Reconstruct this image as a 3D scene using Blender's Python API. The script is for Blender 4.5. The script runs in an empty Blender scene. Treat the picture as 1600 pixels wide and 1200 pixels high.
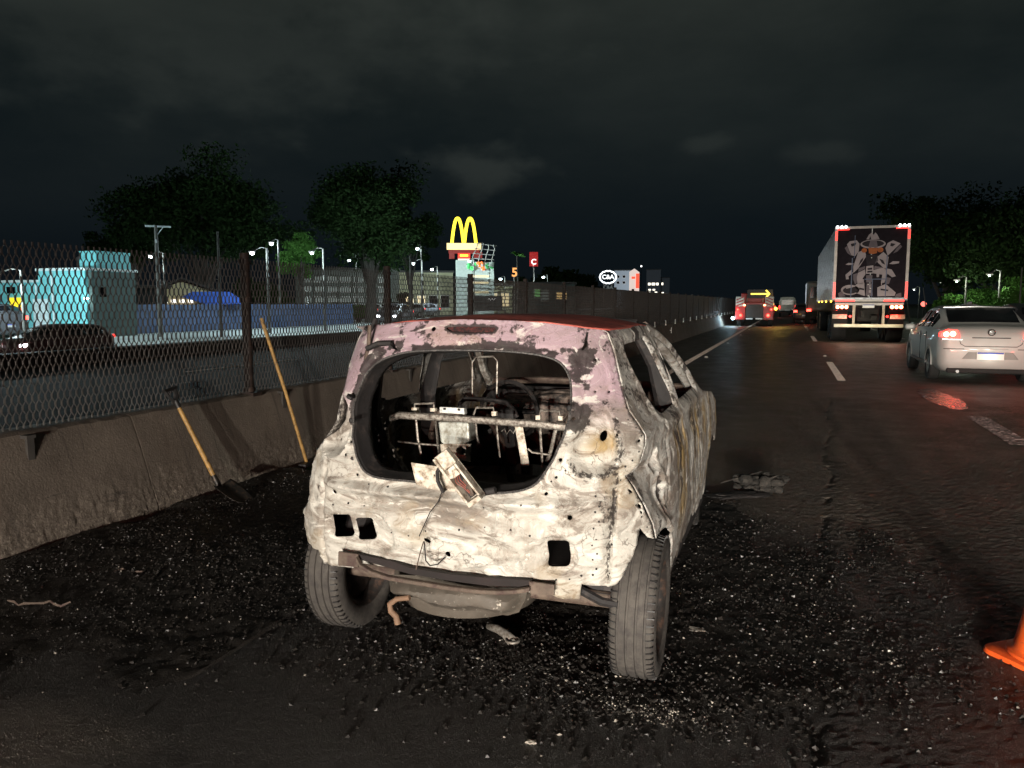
import bpy, bmesh, math, random
import numpy as np
from mathutils import Vector, Matrix, geometry

random.seed(7)
rng = np.random.default_rng(11)
SC = bpy.context.scene
COL = SC.collection
R_ = math.radians

# ------------------------------------------------------------------ camera, sky, lamps of the traffic behind, exposure
cam = bpy.data.cameras.new('camera')
cam.lens = 27.0
cam.sensor_width = 36.0
cam.clip_start = 0.05
cam.clip_end = 4000
camo = bpy.data.objects.new('camera', cam)
COL.objects.link(camo)
camo.location = (0, 0, 1.5)
camo.rotation_euler = (R_(90) - math.atan(126 / 1200.), 0, R_(19.8))
SC.camera = camo

world = bpy.data.worlds.new('World')
SC.world = world
world.use_nodes = True
wn = world.node_tree
wn.nodes.clear()
def wnode(t, **k):
    n = wn.nodes.new(t)
    for a, b in k.items(): setattr(n, a, b)
    return n
wt = wnode('ShaderNodeTexCoord')
sep = wnode('ShaderNodeSeparateXYZ'); wn.links.new(wt.outputs['Generated'], sep.inputs[0])
ramp = wnode('ShaderNodeValToRGB')
cr = ramp.color_ramp
cr.elements[0].position = 0.0; cr.elements[0].color = (.0030, .0046, .0062, 1)
cr.elements[1].position = 1.0; cr.elements[1].color = (.0165, .0185, .0160, 1)
for p, c in ((.10, (.0035, .0058, .0075, 1)), (.22, (.0052, .0080, .0088, 1)), (.36, (.0090, .0118, .0110, 1)), (.52, (.0135, .0160, .0142, 1))):
    e = cr.elements.new(p); e.color = c
wn.links.new(sep.outputs['Z'], ramp.inputs[0])
wmap = wnode('ShaderNodeMapping'); wmap.inputs['Scale'].default_value = (1.0, 1.0, 2.6)
wmap.inputs['Location'].default_value = (3.3, 1.2, .4)
wn.links.new(wt.outputs['Generated'], wmap.inputs[0])
wnz = wnode('ShaderNodeTexNoise'); wnz.inputs['Scale'].default_value = 2.0; wnz.inputs['Detail'].default_value = 7
wnz.inputs['Roughness'].default_value = .55
wn.links.new(wmap.outputs[0], wnz.inputs['Vector'])
wr = wnode('ShaderNodeMapRange'); wr.inputs[1].default_value = .42; wr.inputs[2].default_value = .75
wn.links.new(wnz.outputs['Fac'], wr.inputs[0])
# the town's glow on the clouds: stronger higher up than at the horizon
we = wnode('ShaderNodeMapRange'); we.inputs[1].default_value = .06; we.inputs[2].default_value = .42
wn.links.new(sep.outputs['Z'], we.inputs[0])
wm = wnode('ShaderNodeMath', operation='MULTIPLY'); wn.links.new(wr.outputs[0], wm.inputs[0]); wn.links.new(we.outputs[0], wm.inputs[1])
wmix = wnode('ShaderNodeMixRGB', blend_type='ADD'); wmix.inputs['Color2'].default_value = (.0170, .0188, .0160, 1)
wn.links.new(wm.outputs[0], wmix.inputs['Fac']); wn.links.new(ramp.outputs[0], wmix.inputs['Color1'])
# single low clouds lit by the town
wl = wnode('ShaderNodeMapping'); wl.inputs['Scale'].default_value = (1, 1, 1.8); wn.links.new(wt.outputs['Generated'], wl.inputs[0])
wc = wnode('ShaderNodeTexNoise'); wc.inputs['Scale'].default_value = 14; wc.inputs['Detail'].default_value = 6; wn.links.new(wl.outputs[0], wc.inputs['Vector'])
last = wmix.outputs[0]
for d, r, k in (((-.364, .916, .166), .085, .75), ((-.1, .95, .185), .04, .4), ((.02, .97, .172), .05, .3), ((-.62, .68, .33), .40, .45), ((.30, .90, .16), .10, .25)):
    dv = Vector(d).normalized()
    sb = wnode('ShaderNodeVectorMath', operation='SUBTRACT'); wn.links.new(wt.outputs['Generated'], sb.inputs[0]); sb.inputs[1].default_value = dv
    sc_ = wnode('ShaderNodeVectorMath', operation='MULTIPLY'); wn.links.new(sb.outputs[0], sc_.inputs[0]); sc_.inputs[1].default_value = (1, 1, 2.6)
    ln = wnode('ShaderNodeVectorMath', operation='LENGTH'); wn.links.new(sc_.outputs[0], ln.inputs[0])
    dn = wnode('ShaderNodeMath', operation='MULTIPLY_ADD'); wn.links.new(wc.outputs['Fac'], dn.inputs[0]); dn.inputs[1].default_value = -r * 2.0; wn.links.new(ln.outputs['Value'], dn.inputs[2])
    mr = wnode('ShaderNodeMapRange'); mr.interpolation_type = 'SMOOTHSTEP'; wn.links.new(dn.outputs[0], mr.inputs[0])
    for i_, v_ in enumerate((-r * .75, r * .1, k, 0)): mr.inputs[i_ + 1].default_value = v_
    ad = wnode('ShaderNodeMixRGB', blend_type='ADD'); wn.links.new(mr.outputs[0], ad.inputs['Fac']); wn.links.new(last, ad.inputs['Color1']); ad.inputs['Color2'].default_value = (.0150, .0165, .0140, 1)
    last = ad.outputs[0]
bg = wnode('ShaderNodeBackground'); bg.inputs['Strength'].default_value = 1.22
wo = wnode('ShaderNodeOutputWorld')
wn.links.new(last, bg.inputs['Color']); wn.links.new(bg.outputs[0], wo.inputs['Surface'])

def lamp(name, kind, loc, power, color, target=None, size=None, blend=.5, radius=.08):
    l = bpy.data.lights.new(name, kind)
    l.energy = power; l.color = color; l.shadow_soft_size = radius
    o = bpy.data.objects.new(name, l); COL.objects.link(o); o.location = loc
    if kind == 'SPOT':
        l.spot_size = R_(size); l.spot_blend = blend
        o.rotation_euler = (Vector(target) - Vector(loc)).to_track_quat('-Z', 'Y').to_euler()
    return o
WARM = (1.0, .93, .82)
# headlights of the vehicle that stands behind the photographer, and of the one in the next lane (dipped: wide and flat beams)
def headlight(loc, power, target, size=56, flat_=.30, blend=.9):
    o = lamp('headlight_beam', 'SPOT', loc, power, WARM, target, size, blend, .09)
    o.scale = (1, flat_, 1)
headlight((0.1, -10.4, .85), 4800, (-1.4, 3.0, .30))
headlight((1.4, -10.4, .85), 4800, (-.8, 3.0, .30))
headlight((2.6, -16.0, 1.9), 11500, (3.4, 16, .1), 42, .42)
headlight((4.2, -16.0, 1.9), 11500, (3.4, 16, .1), 42, .42)
# red beacon of the recovery vehicle parked behind
lamp('beacon_light', 'POINT', (1.6, -9.0, 2.7), 330, (1.0, .06, .05), radius=.15)

SC.view_settings.view_transform = 'Standard'
SC.view_settings.look = 'None'
SC.view_settings.gamma = 1
SC.view_settings.use_curve_mapping = False
SC.view_settings.exposure = 0
SC.cycles.use_denoising = True
SC.cycles.max_bounces = 6
SC.cycles.diffuse_bounces = 3
SC.cycles.sample_clamp_indirect = 2.0
SC.cycles.sample_clamp_direct = 12.0

# ------------------------------------------------------------------ helpers
class MB:
    """collects shapes that become one mesh object"""
    def __init__(s): s.v = []; s.f = []; s.mi = []
    def add(s, vs, fs, mi=0):
        n = len(s.v); s.v += [tuple(v) for v in vs]
        s.f += [tuple(i + n for i in f) for f in fs]; s.mi += [mi] * len(fs)
        return s
    def box(s, c, d, rot=None, mi=0, taper=1.0):
        x, y, z = d[0] / 2, d[1] / 2, d[2] / 2
        vs = [Vector((a * x * (taper if k > 0 else 1), b * y * (taper if k > 0 else 1), k * z)) for k in (-1, 1) for b in (-1, 1) for a in (-1, 1)]
        if rot is not None:
            m = rot if isinstance(rot, Matrix) else Matrix.Rotation(rot, 3, 'Z')
            vs = [m @ v for v in vs]
        vs = [v + Vector(c) for v in vs]
        return s.add(vs, [(0, 2, 3, 1), (4, 5, 7, 6), (0, 1, 5, 4), (2, 6, 7, 3), (0, 4, 6, 2), (1, 3, 7, 5)], mi)
    def tube(s, pts, r, n=8, mi=0, cap=True, closed=False, flat=1.0, up=None):
        pts = [Vector(p) for p in pts]; m = len(pts); rings = []
        prev = None
        for i, p in enumerate(pts):
            a = pts[(i - 1) % m] if (closed or i > 0) else p
            b = pts[(i + 1) % m] if (closed or i < m - 1) else p
            t = (b - a).normalized()
            ref = Vector(up) if up else (prev if prev is not None else (Vector((0, 0, 1)) if abs(t.z) < .9 else Vector((0, 1, 0))))
            u = (ref - t * ref.dot(t))
            if u.length < 1e-5: u = t.orthogonal()
            u.normalize(); prev = u; w = t.cross(u)
            rr = r[i] if isinstance(r, (list, tuple)) else r
            rings.append([p + (u * math.cos(2 * math.pi * k / n) + w * math.sin(2 * math.pi * k / n) * flat) * rr for k in range(n)])
        vs = [v for g in rings for v in g]; fs = []
        for i in range(m if closed else m - 1):
            j = (i + 1) % m
            for k in range(n):
                l = (k + 1) % n
                fs.append((i * n + k, i * n + l, j * n + l, j * n + k))
        if cap and not closed:
            fs.append(tuple(reversed(range(n)))); fs.append(tuple((m - 1) * n + k for k in range(n)))
        return s.add(vs, fs, mi)
    def lathe(s, prof, n=24, c=(0, 0, 0), axis='Z', mi=0, cap=False):
        vs = []
        for r, h in prof:
            for k in range(n):
                a = 2 * math.pi * k / n
                x, y, z = r * math.cos(a), r * math.sin(a), h
                if axis == 'X': x, y, z = h, r * math.cos(a), r * math.sin(a)
                if axis == 'Y': x, y, z = r * math.cos(a), h, r * math.sin(a)
                vs.append((x + c[0], y + c[1], z + c[2]))
        fs = []
        for i in range(len(prof) - 1):
            for k in range(n):
                l = (k + 1) % n
                fs.append((i * n + k, i * n + l, (i + 1) * n + l, (i + 1) * n + k))
        if cap:
            fs.append(tuple(reversed(range(n)))); fs.append(tuple((len(prof) - 1) * n + k for k in range(n)))
        return s.add(vs, fs, mi)
    def prism(s, poly, fn, d, mi=0):
        """poly: 2D outline; fn maps (a, b, depth) to 3D; d depth"""
        n = len(poly)
        tri = geometry.tessellate_polygon([[Vector((a, b, 0)) for a, b in poly]])
        vs = [fn(a, b, 0) for a, b in poly] + [fn(a, b, d) for a, b in poly]
        fs = [tuple(t) for t in tri] + [tuple(i + n for i in reversed(t)) for t in tri]
        fs += [(i, (i + 1) % n, (i + 1) % n + n, i + n) for i in range(n)]
        return s.add(vs, fs, mi)
    def sphere(s, c, r, n=10, mi=0, sc=(1, 1, 1)):
        m = max(4, n // 2)
        prof = [(max(1e-4, math.sin(math.pi * i / m)), -math.cos(math.pi * i / m)) for i in range(m + 1)]
        k0 = len(s.v); s.lathe(prof, n, mi=mi)
        for i in range(k0, len(s.v)):
            v = s.v[i]; s.v[i] = (v[0] * r * sc[0] + c[0], v[1] * r * sc[1] + c[1], v[2] * r * sc[2] + c[2])
        return s
    def build(s, name, mat, parent=None, smooth=False, kind=None, bevel=0, label=None):
        me = bpy.data.meshes.new(name)
        me.from_pydata(s.v, [], s.f); me.update()
        o = obj_from(name, me, mat, parent, smooth, kind)
        if any(s.mi): me.polygons.foreach_set('material_index', s.mi)
        bm = bmesh.new(); bm.from_mesh(me); bmesh.ops.recalc_face_normals(bm, faces=bm.faces); bm.to_mesh(me); bm.free()
        if bevel:
            b = o.modifiers.new('bevel', 'BEVEL'); b.width = bevel; b.segments = 2; b.limit_method = 'ANGLE'; b.angle_limit = R_(35)
        if label: o['label'] = label
        return o

def obj_from(name, me, mat, parent=None, smooth=False, kind=None):
    for m in (mat if isinstance(mat, (list, tuple)) else [mat]): me.materials.append(m)
    if smooth:
        me.polygons.foreach_set('use_smooth', [True] * len(me.polygons))
        try: me.set_sharp_from_angle(angle=R_(40))
        except Exception: pass
    o = bpy.data.objects.new(name, me); COL.objects.link(o)
    if parent is not None: o.parent = parent
    if kind: o['kind'] = kind
    return o

def thing(name, label, cat, loc=(0, 0, 0), rz=0, group=None):
    o = bpy.data.objects.new(name, None); COL.objects.link(o)
    o.empty_display_size = .2
    o.location = loc; o.rotation_euler = (0, 0, rz)
    o['label'] = label; o['category'] = cat
    if group: o['group'] = group
    return o
def tag(o, label, cat, group=None):
    o['label'] = label; o['category'] = cat
    if group: o['group'] = group
    return o
KIDS = {}
def kids(o):
    return [c for c in bpy.data.objects if c.parent == o]
def dup(root, loc=None, rz=None, label=None, parent=None):
    c = root.copy(); COL.objects.link(c)
    if parent is not None: c.parent = parent
    for k in kids(root): dup(k, parent=c)
    if loc is not None: c.location = loc
    if rz is not None: c.rotation_euler = (0, 0, rz)
    if label: c['label'] = label
    return c

# value noise in numpy
def _hash(ix, iy, iz):
    h = (ix * 374761393 + iy * 668265263 + iz * 2147483647 + 1013904223) & 0xffffffff
    h = ((h ^ (h >> 13)) * 1274126177) & 0xffffffff
    return ((h ^ (h >> 16)) & 0xffff) / 65535.0
def vnoise(x, y, z=None):
    x = np.asarray(x, float); y = np.asarray(y, float); z = np.zeros_like(x) if z is None else np.asarray(z, float)
    ix, iy, iz = np.floor(x).astype(np.int64), np.floor(y).astype(np.int64), np.floor(z).astype(np.int64)
    fx, fy, fz = x - ix, y - iy, z - iz
    fx, fy, fz = [f * f * (3 - 2 * f) for f in (fx, fy, fz)]
    r = 0
    for a in (0, 1):
        for b in (0, 1):
            for c in (0, 1):
                r = r + _hash(ix + a, iy + b, iz + c) * (fx if a else 1 - fx) * (fy if b else 1 - fy) * (fz if c else 1 - fz)
    return r
def fbm(x, y, z=None, o=4):
    r = 0; a = .5; n = 0
    for i in range(o):
        k = 2 ** i
        r = r + a * vnoise(np.asarray(x) * k + 17.3 * i, np.asarray(y) * k - 5.1 * i, None if z is None else np.asarray(z) * k)
        n += a; a *= .5
    return r / n
def sstep(a, b, x):
    t = np.clip((x - a) / (b - a), 0, 1); return t * t * (3 - 2 * t)
def inpoly(x, y, poly):
    x = np.asarray(x); y = np.asarray(y); r = np.zeros(x.shape, bool); n = len(poly); j = n - 1
    for i in range(n):
        xi, yi = poly[i]; xj, yj = poly[j]
        if yi != yj:
            r ^= ((yi > y) != (yj > y)) & (x < (xj - xi) * (y - yi) / (yj - yi) + xi)
        j = i
    return r
def dline(x, y, pts, closed=False):
    d = np.full(np.asarray(x).shape, 1e9); m = len(pts)
    for i in range(m if closed else m - 1):
        ax, ay = pts[i]; bx, by = pts[(i + 1) % m]
        dx, dy = bx - ax, by - ay; l2 = dx * dx + dy * dy + 1e-12
        t = np.clip(((x - ax) * dx + (y - ay) * dy) / l2, 0, 1)
        d = np.minimum(d, np.hypot(x - ax - t * dx, y - ay - t * dy))
    return d
def resample(loop, step):
    out = []; n = len(loop)
    for i in range(n):
        a = np.array(loop[i]); b = np.array(loop[(i + 1) % n]); k = max(1, int(np.linalg.norm(b - a) / step))
        for q in range(k): out.append(tuple(a + (b - a) * q / k))
    return out
def smooth_loop(loop, it=1):
    for _ in range(it):
        o = []; n = len(loop)
        for i in range(n):
            a, b = np.array(loop[i]), np.array(loop[(i + 1) % n])
            o += [tuple(a * .75 + b * .25), tuple(a * .25 + b * .75)]
        loop = o
    return loop
def circle(cx, cy, r, n=10, ry=None):
    return [(cx + r * math.cos(2 * math.pi * k / n), cy + (ry or r) * math.sin(2 * math.pi * k / n)) for k in range(n)]

def sheet(name, outline, holes, surf, step, mats, parent, thick=.004, stain=None, sub=None, smooth=True):
    """pressed sheet metal: an outline with holes, meshed finely in 2D and laid on the surface surf(u, v)"""
    outline = resample(outline, step)
    holes = [resample(h, step * .8) for h in holes]
    us = [p[0] for p in outline]; vs = [p[1] for p in outline]
    gu, gv = np.meshgrid(np.arange(min(us), max(us), step), np.arange(min(vs), max(vs), step))
    gu = gu.ravel() + rng.uniform(-.22, .22, gu.size) * step; gv = gv.ravel() + rng.uniform(-.22, .22, gv.size) * step
    ok = inpoly(gu, gv, outline) & (dline(gu, gv, outline, True) > step * .55)
    for h in holes:
        ok &= ~inpoly(gu, gv, h)
        ok &= dline(gu, gv, h, True) > step * .45
    pts = list(outline); edges = [(i, (i + 1) % len(outline)) for i in range(len(outline))]
    for h in holes:
        k = len(pts); pts += h; edges += [(k + i, k + (i + 1) % len(h)) for i in range(len(h))]
    pts += list(zip(gu[ok], gv[ok]))
    r = geometry.delaunay_2d_cdt([Vector((float(a), float(b))) for a, b in pts], edges, [], 0, 1e-6, False)
    V = np.array([(p.x, p.y) for p in r[0]]); T = np.array([f for f in r[2] if len(f) == 3])
    c = V[T].mean(1)
    keep = inpoly(c[:, 0], c[:, 1], outline)
    for h in holes: keep &= ~inpoly(c[:, 0], c[:, 1], h)
    T = T[keep]
    x, y, z = surf(V[:, 0], V[:, 1])
    me = bpy.data.meshes.new(name)
    me.from_pydata(np.stack([x, y, z], 1).tolist(), [], T.tolist()); me.update()
    if stain is not None:
        at = me.color_attributes.new('stain', 'FLOAT_COLOR', 'POINT')
        s = np.ones((len(V), 4)); s[:, :3] = np.stack(stain(V[:, 0], V[:, 1]), 1)
        at.data.foreach_set('color', s.astype(np.float32).ravel())
    o = obj_from(name, me, mats, parent, smooth)
    if thick:
        m = o.modifiers.new('thickness', 'SOLIDIFY'); m.thickness = abs(thick); m.offset = -1 if thick > 0 else 1
        m.material_offset = 1 if len(mats) > 1 else 0
        m.material_offset_rim = 0
    return o

# ------------------------------------------------------------------ materials
class NT:
    def __init__(s, name):
        s.m = bpy.data.materials.new(name); s.m.use_nodes = True
        s.t = s.m.node_tree; s.b = s.t.nodes['Principled BSDF']
    def n(s, t, **k):
        x = s.t.nodes.new(t)
        for a, b in k.items(): setattr(x, a, b)
        return x
    def l(s, a, b): s.t.links.new(a, b)
    def coord(s, kind='Object', scale=(1, 1, 1)):
        c = s.n('ShaderNodeTexCoord'); m = s.n('ShaderNodeMapping'); m.inputs['Scale'].default_value = scale
        s.l(c.outputs[kind], m.inputs[0]); return m.outputs[0]
    def noise(s, vec, scale, detail=5, rough=.6, dist=0):
        x = s.n('ShaderNodeTexNoise'); x.inputs['Scale'].default_value = scale; x.inputs['Detail'].default_value = detail
        x.inputs['Roughness'].default_value = rough; x.inputs['Distortion'].default_value = dist
        if vec is not None: s.l(vec, x.inputs['Vector'])
        return x.outputs['Fac']
    def voro(s, vec, scale, feature='F1', out='Distance'):
        x = s.n('ShaderNodeTexVoronoi', feature=feature); x.inputs['Scale'].default_value = scale
        if vec is not None: s.l(vec, x.inputs['Vector'])
        return x.outputs[out]
    def rng(s, fac, a, b, c=0., d=1.):
        x = s.n('ShaderNodeMapRange'); s.l(fac, x.inputs[0])
        for i, v in enumerate((a, b, c, d)): x.inputs[i + 1].default_value = v
        return x.outputs[0]
    def math(s, op, a, b=None):
        x = s.n('ShaderNodeMath', operation=op)
        for i, v in enumerate((a, b)):
            if v is None: continue
            if isinstance(v, (int, float)): x.inputs[i].default_value = v
            else: s.l(v, x.inputs[i])
        return x.outputs[0]
    def mix(s, fac, a, b, blend='MIX'):
        x = s.n('ShaderNodeMixRGB', blend_type=blend)
        for i, v in enumerate((fac, a, b)):
            if isinstance(v, (int, float)): x.inputs[i].default_value = v
            elif isinstance(v, (tuple, list)): x.inputs[i].default_value = (*v[:3], 1)
            else: s.l(v, x.inputs[i])
        return x.outputs[0]
    def color(s, c):
        if isinstance(c, tuple): s.b.inputs['Base Color'].default_value = (*c[:3], 1)
        else: s.l(c, s.b.inputs['Base Color'])
    def rough(s, r):
        if isinstance(r, (int, float)): s.b.inputs['Roughness'].default_value = r
        else: s.l(r, s.b.inputs['Roughness'])
    def bump(s, h, strength=.3, dist=.01, chain=None):
        x = s.n('ShaderNodeBump'); x.inputs['Strength'].default_value = strength; x.inputs['Distance'].default_value = dist
        s.l(h, x.inputs['Height'])
        if chain is not None: s.l(chain, x.inputs['Normal'])
        s.l(x.outputs[0], s.b.inputs['Normal']); return x.outputs[0]

def mat(name, c, rough=.6, metal=0., var=.25, scale=6., bump=.15, bscale=40., bdist=.004, dirt=None, dirt_amt=.5, spec=.5):
    """a base colour broken up by noise, a dirt colour in patches, and fine relief"""
    t = NT(name); v = t.coord()
    f = t.noise(v, scale, 6)
    lo = tuple(x * (1 - var) for x in c); hi = tuple(min(1, x * (1 + var)) for x in c)
    col = t.mix(t.rng(f, .3, .7), lo, hi)
    if dirt is not None:
        g = t.rng(t.noise(v, scale * 2.3, 8, .7), .60 - .25 * dirt_amt, .75 - .2 * dirt_amt)
        col = t.mix(g, col, dirt)
    t.color(col); t.rough(rough); t.b.inputs['Metallic'].default_value = metal
    t.b.inputs['Specular IOR Level'].default_value = spec
    if bump: t.bump(t.noise(v, bscale, 6, .65), bump, bdist)
    return t.m
def emit(name, c, s, base=(.02, .02, .02)):
    t = NT(name); t.color(base)
    t.b.inputs['Emission Color'].default_value = (*c, 1); t.b.inputs['Emission Strength'].default_value = s
    t.rough(.35)
    return t.m
def glass(name, c=(.004, .004, .005), rough=.08):
    t = NT(name); t.color(c); t.rough(rough); return t.m

# ------------------------------------------------------------------ the ground and the roads
def flat(name, x0, x1, y0, y1, z, m, nx=1, ny=1, kind='structure'):
    vs = [(x0 + (x1 - x0) * i / nx, y0 + (y1 - y0) * j / ny, z) for j in range(ny + 1) for i in range(nx + 1)]
    fs = [(j * (nx + 1) + i, j * (nx + 1) + i + 1, (j + 1) * (nx + 1) + i + 1, (j + 1) * (nx + 1) + i) for j in range(ny) for i in range(nx)]
    return MB().add(vs, fs).build(name, m, kind=kind)

m_soil = mat('soil', (.03, .032, .02), .95, var=.5, scale=.4)
flat('ground', -900, 900, -300, 1500, -.03, m_soil)

t = NT('asphalt'); v = t.coord()
f1 = t.noise(v, .5, 5, .6); f2 = t.noise(v, 130, 3, .7); f3 = t.noise(t.coord('Object', (1.6, .12, 1)), 1.4, 5, .6)
c = t.mix(t.rng(f1, .3, .7), (.075, .062, .050), (.125, .103, .082))
c = t.mix(t.rng(f3, .45, .75, 0, .6), c, (.050, .042, .035))
c = t.mix(t.rng(f2, .55, .8, 0, .55), c, (.17, .145, .115))
# soot round the wreck, with foreground shade painted in; one paler patch left out
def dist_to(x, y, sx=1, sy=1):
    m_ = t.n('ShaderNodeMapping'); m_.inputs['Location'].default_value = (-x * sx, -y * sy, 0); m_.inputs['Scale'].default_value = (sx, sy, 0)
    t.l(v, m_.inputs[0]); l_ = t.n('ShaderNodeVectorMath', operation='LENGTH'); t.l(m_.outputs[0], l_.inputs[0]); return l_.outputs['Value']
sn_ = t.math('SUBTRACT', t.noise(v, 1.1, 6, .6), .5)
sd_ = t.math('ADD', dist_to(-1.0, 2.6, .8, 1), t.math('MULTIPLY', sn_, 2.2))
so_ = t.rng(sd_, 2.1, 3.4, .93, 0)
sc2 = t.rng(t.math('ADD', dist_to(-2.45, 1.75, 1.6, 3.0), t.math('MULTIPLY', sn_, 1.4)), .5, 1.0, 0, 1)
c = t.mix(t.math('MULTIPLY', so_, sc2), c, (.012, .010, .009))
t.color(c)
t.rough(t.rng(t.noise(v, 2.2, 4), .3, .7, .36, .62))
b1 = t.bump(t.noise(v, 170, 4, .75), 1.0, .016)
t.bump(t.noise(v, 300, 2, .6), .6, .006, b1)
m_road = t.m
def near_asphalt():
    st = .026
    X, Y = np.meshgrid(np.arange(-4.12, 6.2, st), np.arange(.8, 13.4, st))
    X = X + rng.uniform(-.35, .35, X.shape) * st; Y = Y + rng.uniform(-.35, .35, Y.shape) * st
    far = sstep(3.2, 5.5, Y) * sstep(-.6, .6, X)
    h = (.0008 + .0012 * far) * (fbm(X * 23, Y * 23, o=2) - .5) * 2 + (.0014 + .0046 * far) * (rng.random(X.shape) - .5)
    # the coarser lane right of the seam, and the broken seam itself
    sx = .22 + .045 * (Y - 4) + .03 * np.sin(Y * 2.1) + .05 * (fbm(Y * 3, Y * 0 + 4, o=3) - .5)
    h += (X > sx) * .004 * (rng.random(X.shape) - .4)
    d = np.abs(X - sx); h -= .016 * np.exp(-(d / .018) ** 2) * (fbm(X * 6, Y * 6 + 5, o=2) > .42)
    h += .008 * np.exp(-((X - sx - .10) / .09) ** 2)
    e = np.minimum(np.minimum(X + 4.12, 6.2 - X) / .15, np.minimum(Y - .8, 13.4 - Y) / .6); e = np.clip(e, 0, 1)
    Z = .001 + (.009 + h) * e
    idx = np.arange(X.size).reshape(X.shape)
    q = np.stack([idx[:-1, :-1], idx[:-1, 1:], idx[1:, 1:], idx[1:, :-1]], -1).reshape(-1, 4)
    me = bpy.data.meshes.new('asphalt_surface'); me.from_pydata(np.stack([X, Y, Z], -1).reshape(-1, 3).tolist(), [], q.tolist()); me.update()
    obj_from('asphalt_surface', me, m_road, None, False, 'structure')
near_asphalt()
# glossy film added in the outline of the saloon's red tail-lamp reflection
t = NT('gloss_film'); v = t.coord(); t.color((.03, .026, .022)); t.b.inputs['Specular IOR Level'].default_value = .7; t.rough(t.rng(t.noise(v, 9, 4), .3, .7, .20, .34)); t.bump(t.noise(v, 95, 4, .7), .5, .008)
m_gloss = t.m
for pl_ in ([(2.079, 14.699, 0.0), (2.354, 15.223, 0.0), (2.491, 14.255, 0.0), (2.547, 12.991, 0.0), (2.334, 12.118, 0.0), (2.148, 12.472, 0.0), (2.02, 13.285, 0.0)],
            ):
    lp = resample(smooth_loop([(p[0], p[1]) for p in pl_], 1), .03)
    lp = [(x + .05 * float(fbm(x * 9, y * 9, o=2) - .5), y + .25 * float(fbm(x * 7 + 4, y * 7, o=3) - .5)) for x, y in lp]
    tri_ = geometry.tessellate_polygon([[Vector((x, y, 0)) for x, y in lp]])
    MB().add([(x, y, .0135) for x, y in lp], [tuple(q_) for q_ in tri_]).build('reflection_patch', m_gloss, kind='structure')
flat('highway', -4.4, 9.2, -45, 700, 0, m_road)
t = NT('far_asphalt'); v = t.coord()
t.color(t.mix(t.noise(v, .4, 5), (.012, .013, .014), (.026, .028, .028))); t.rough(.9); t.b.inputs['Specular IOR Level'].default_value = .15; t.bump(t.noise(v, 60, 3), .4, .01)
m_road2 = t.m
flat('opposite_road', -16.4, -5.2, -45, 700, 0, m_road2)
m_pave = mat('wet_paving', (.58, .62, .60), .4, var=.25, scale=.5)
flat('service_street', -31.5, -16.9, -45, 400, 0, m_pave)
m_line = mat('road_paint', (.78, .66, .58), .6, var=.12, scale=9, dirt=(.25, .20, .17), dirt_amt=.4, bscale=120)
def strip(name, x, w, y0, y1, m):
    # profiled thermoplastic: low ribs across the line that face the traffic, plain far away
    V = []; F = []; y = y0; ye = min(y1, 170); p = .11
    while y < ye:
        k = len(V); a, c = x - w / 2, x + w / 2; hh = .011
        V += [(a, y, .003), (c, y, .003), (c, y + .012, hh), (a, y + .012, hh), (c, y + p, .003), (a, y + p, .003)]
        F += [(k, k + 1, k + 2, k + 3), (k + 3, k + 2, k + 4, k + 5)]; y += p
    if y1 > ye:
        k = len(V); V += [(x - w / 2, ye, .004), (x + w / 2, ye, .004), (x + w / 2, y1, .004), (x - w / 2, y1, .004)]; F.append((k, k + 1, k + 2, k + 3))
    o = MB().add(V, F).build(name, m, kind='structure')
    if y0 < 13.4 and x > 0: o.location.z = .010
    return o
strip('edge_line', -2.41, .16, 5.6, 500, m_line)
strip('edge_line', 8.2, .15, -40, 500, m_line)
strip('edge_line', -6.0, .15, -40, 400, m_line)
for k in range(16):
    strip('lane_dash', 1.00, .15, 16.2 + 16.6 * k, 21.2 + 16.6 * k, m_line)
    strip('lane_dash', 4.55, .15, 13.2 + 11.4 * k, 16.3 + 11.4 * k, m_line)
    strip('lane_dash', -12.4, .14, 2 + 11.4 * k, 6 + 11.4 * k, m_line)
m_worn = mat('worn_road_paint', (.46, .33, .31), .6, var=.3, scale=12, dirt=(.07, .05, .045), dirt_amt=1.0, bscale=120)
strip('worn_dash', 2.36, .24, 9.35, 11.5, m_worn)
# low kerb wall between the opposite road and the service street
m_kerb = mat('dark_kerb', (.05, .045, .04), .9)
MB().box((-16.65, 180, .16), (.5, 450, .40)).build('kerb_wall', m_kerb, kind='structure', bevel=.03)

# raised studs along the lines
m_stud = mat('stud_reflector', (.85, .80, .72), .3, var=.05)
sm = MB().box((0, 0, .012), (.10, .10, .024), taper=.6)
st0 = sm.build('road_stud', m_stud)
tag(st0, 'small pale reflective stud on the highway asphalt, one of a row', 'road stud', 'road studs beside the white lines')
for i, (x, y) in enumerate([(-2.15, 22 + 8 * k) for k in range(7)] + [(.99, 23.6 + 11.4 * k) for k in range(6)]):
    o = st0 if i == 0 else st0.copy()
    if i: COL.objects.link(o)
    o.location = (x, y, 0.001)

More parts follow.
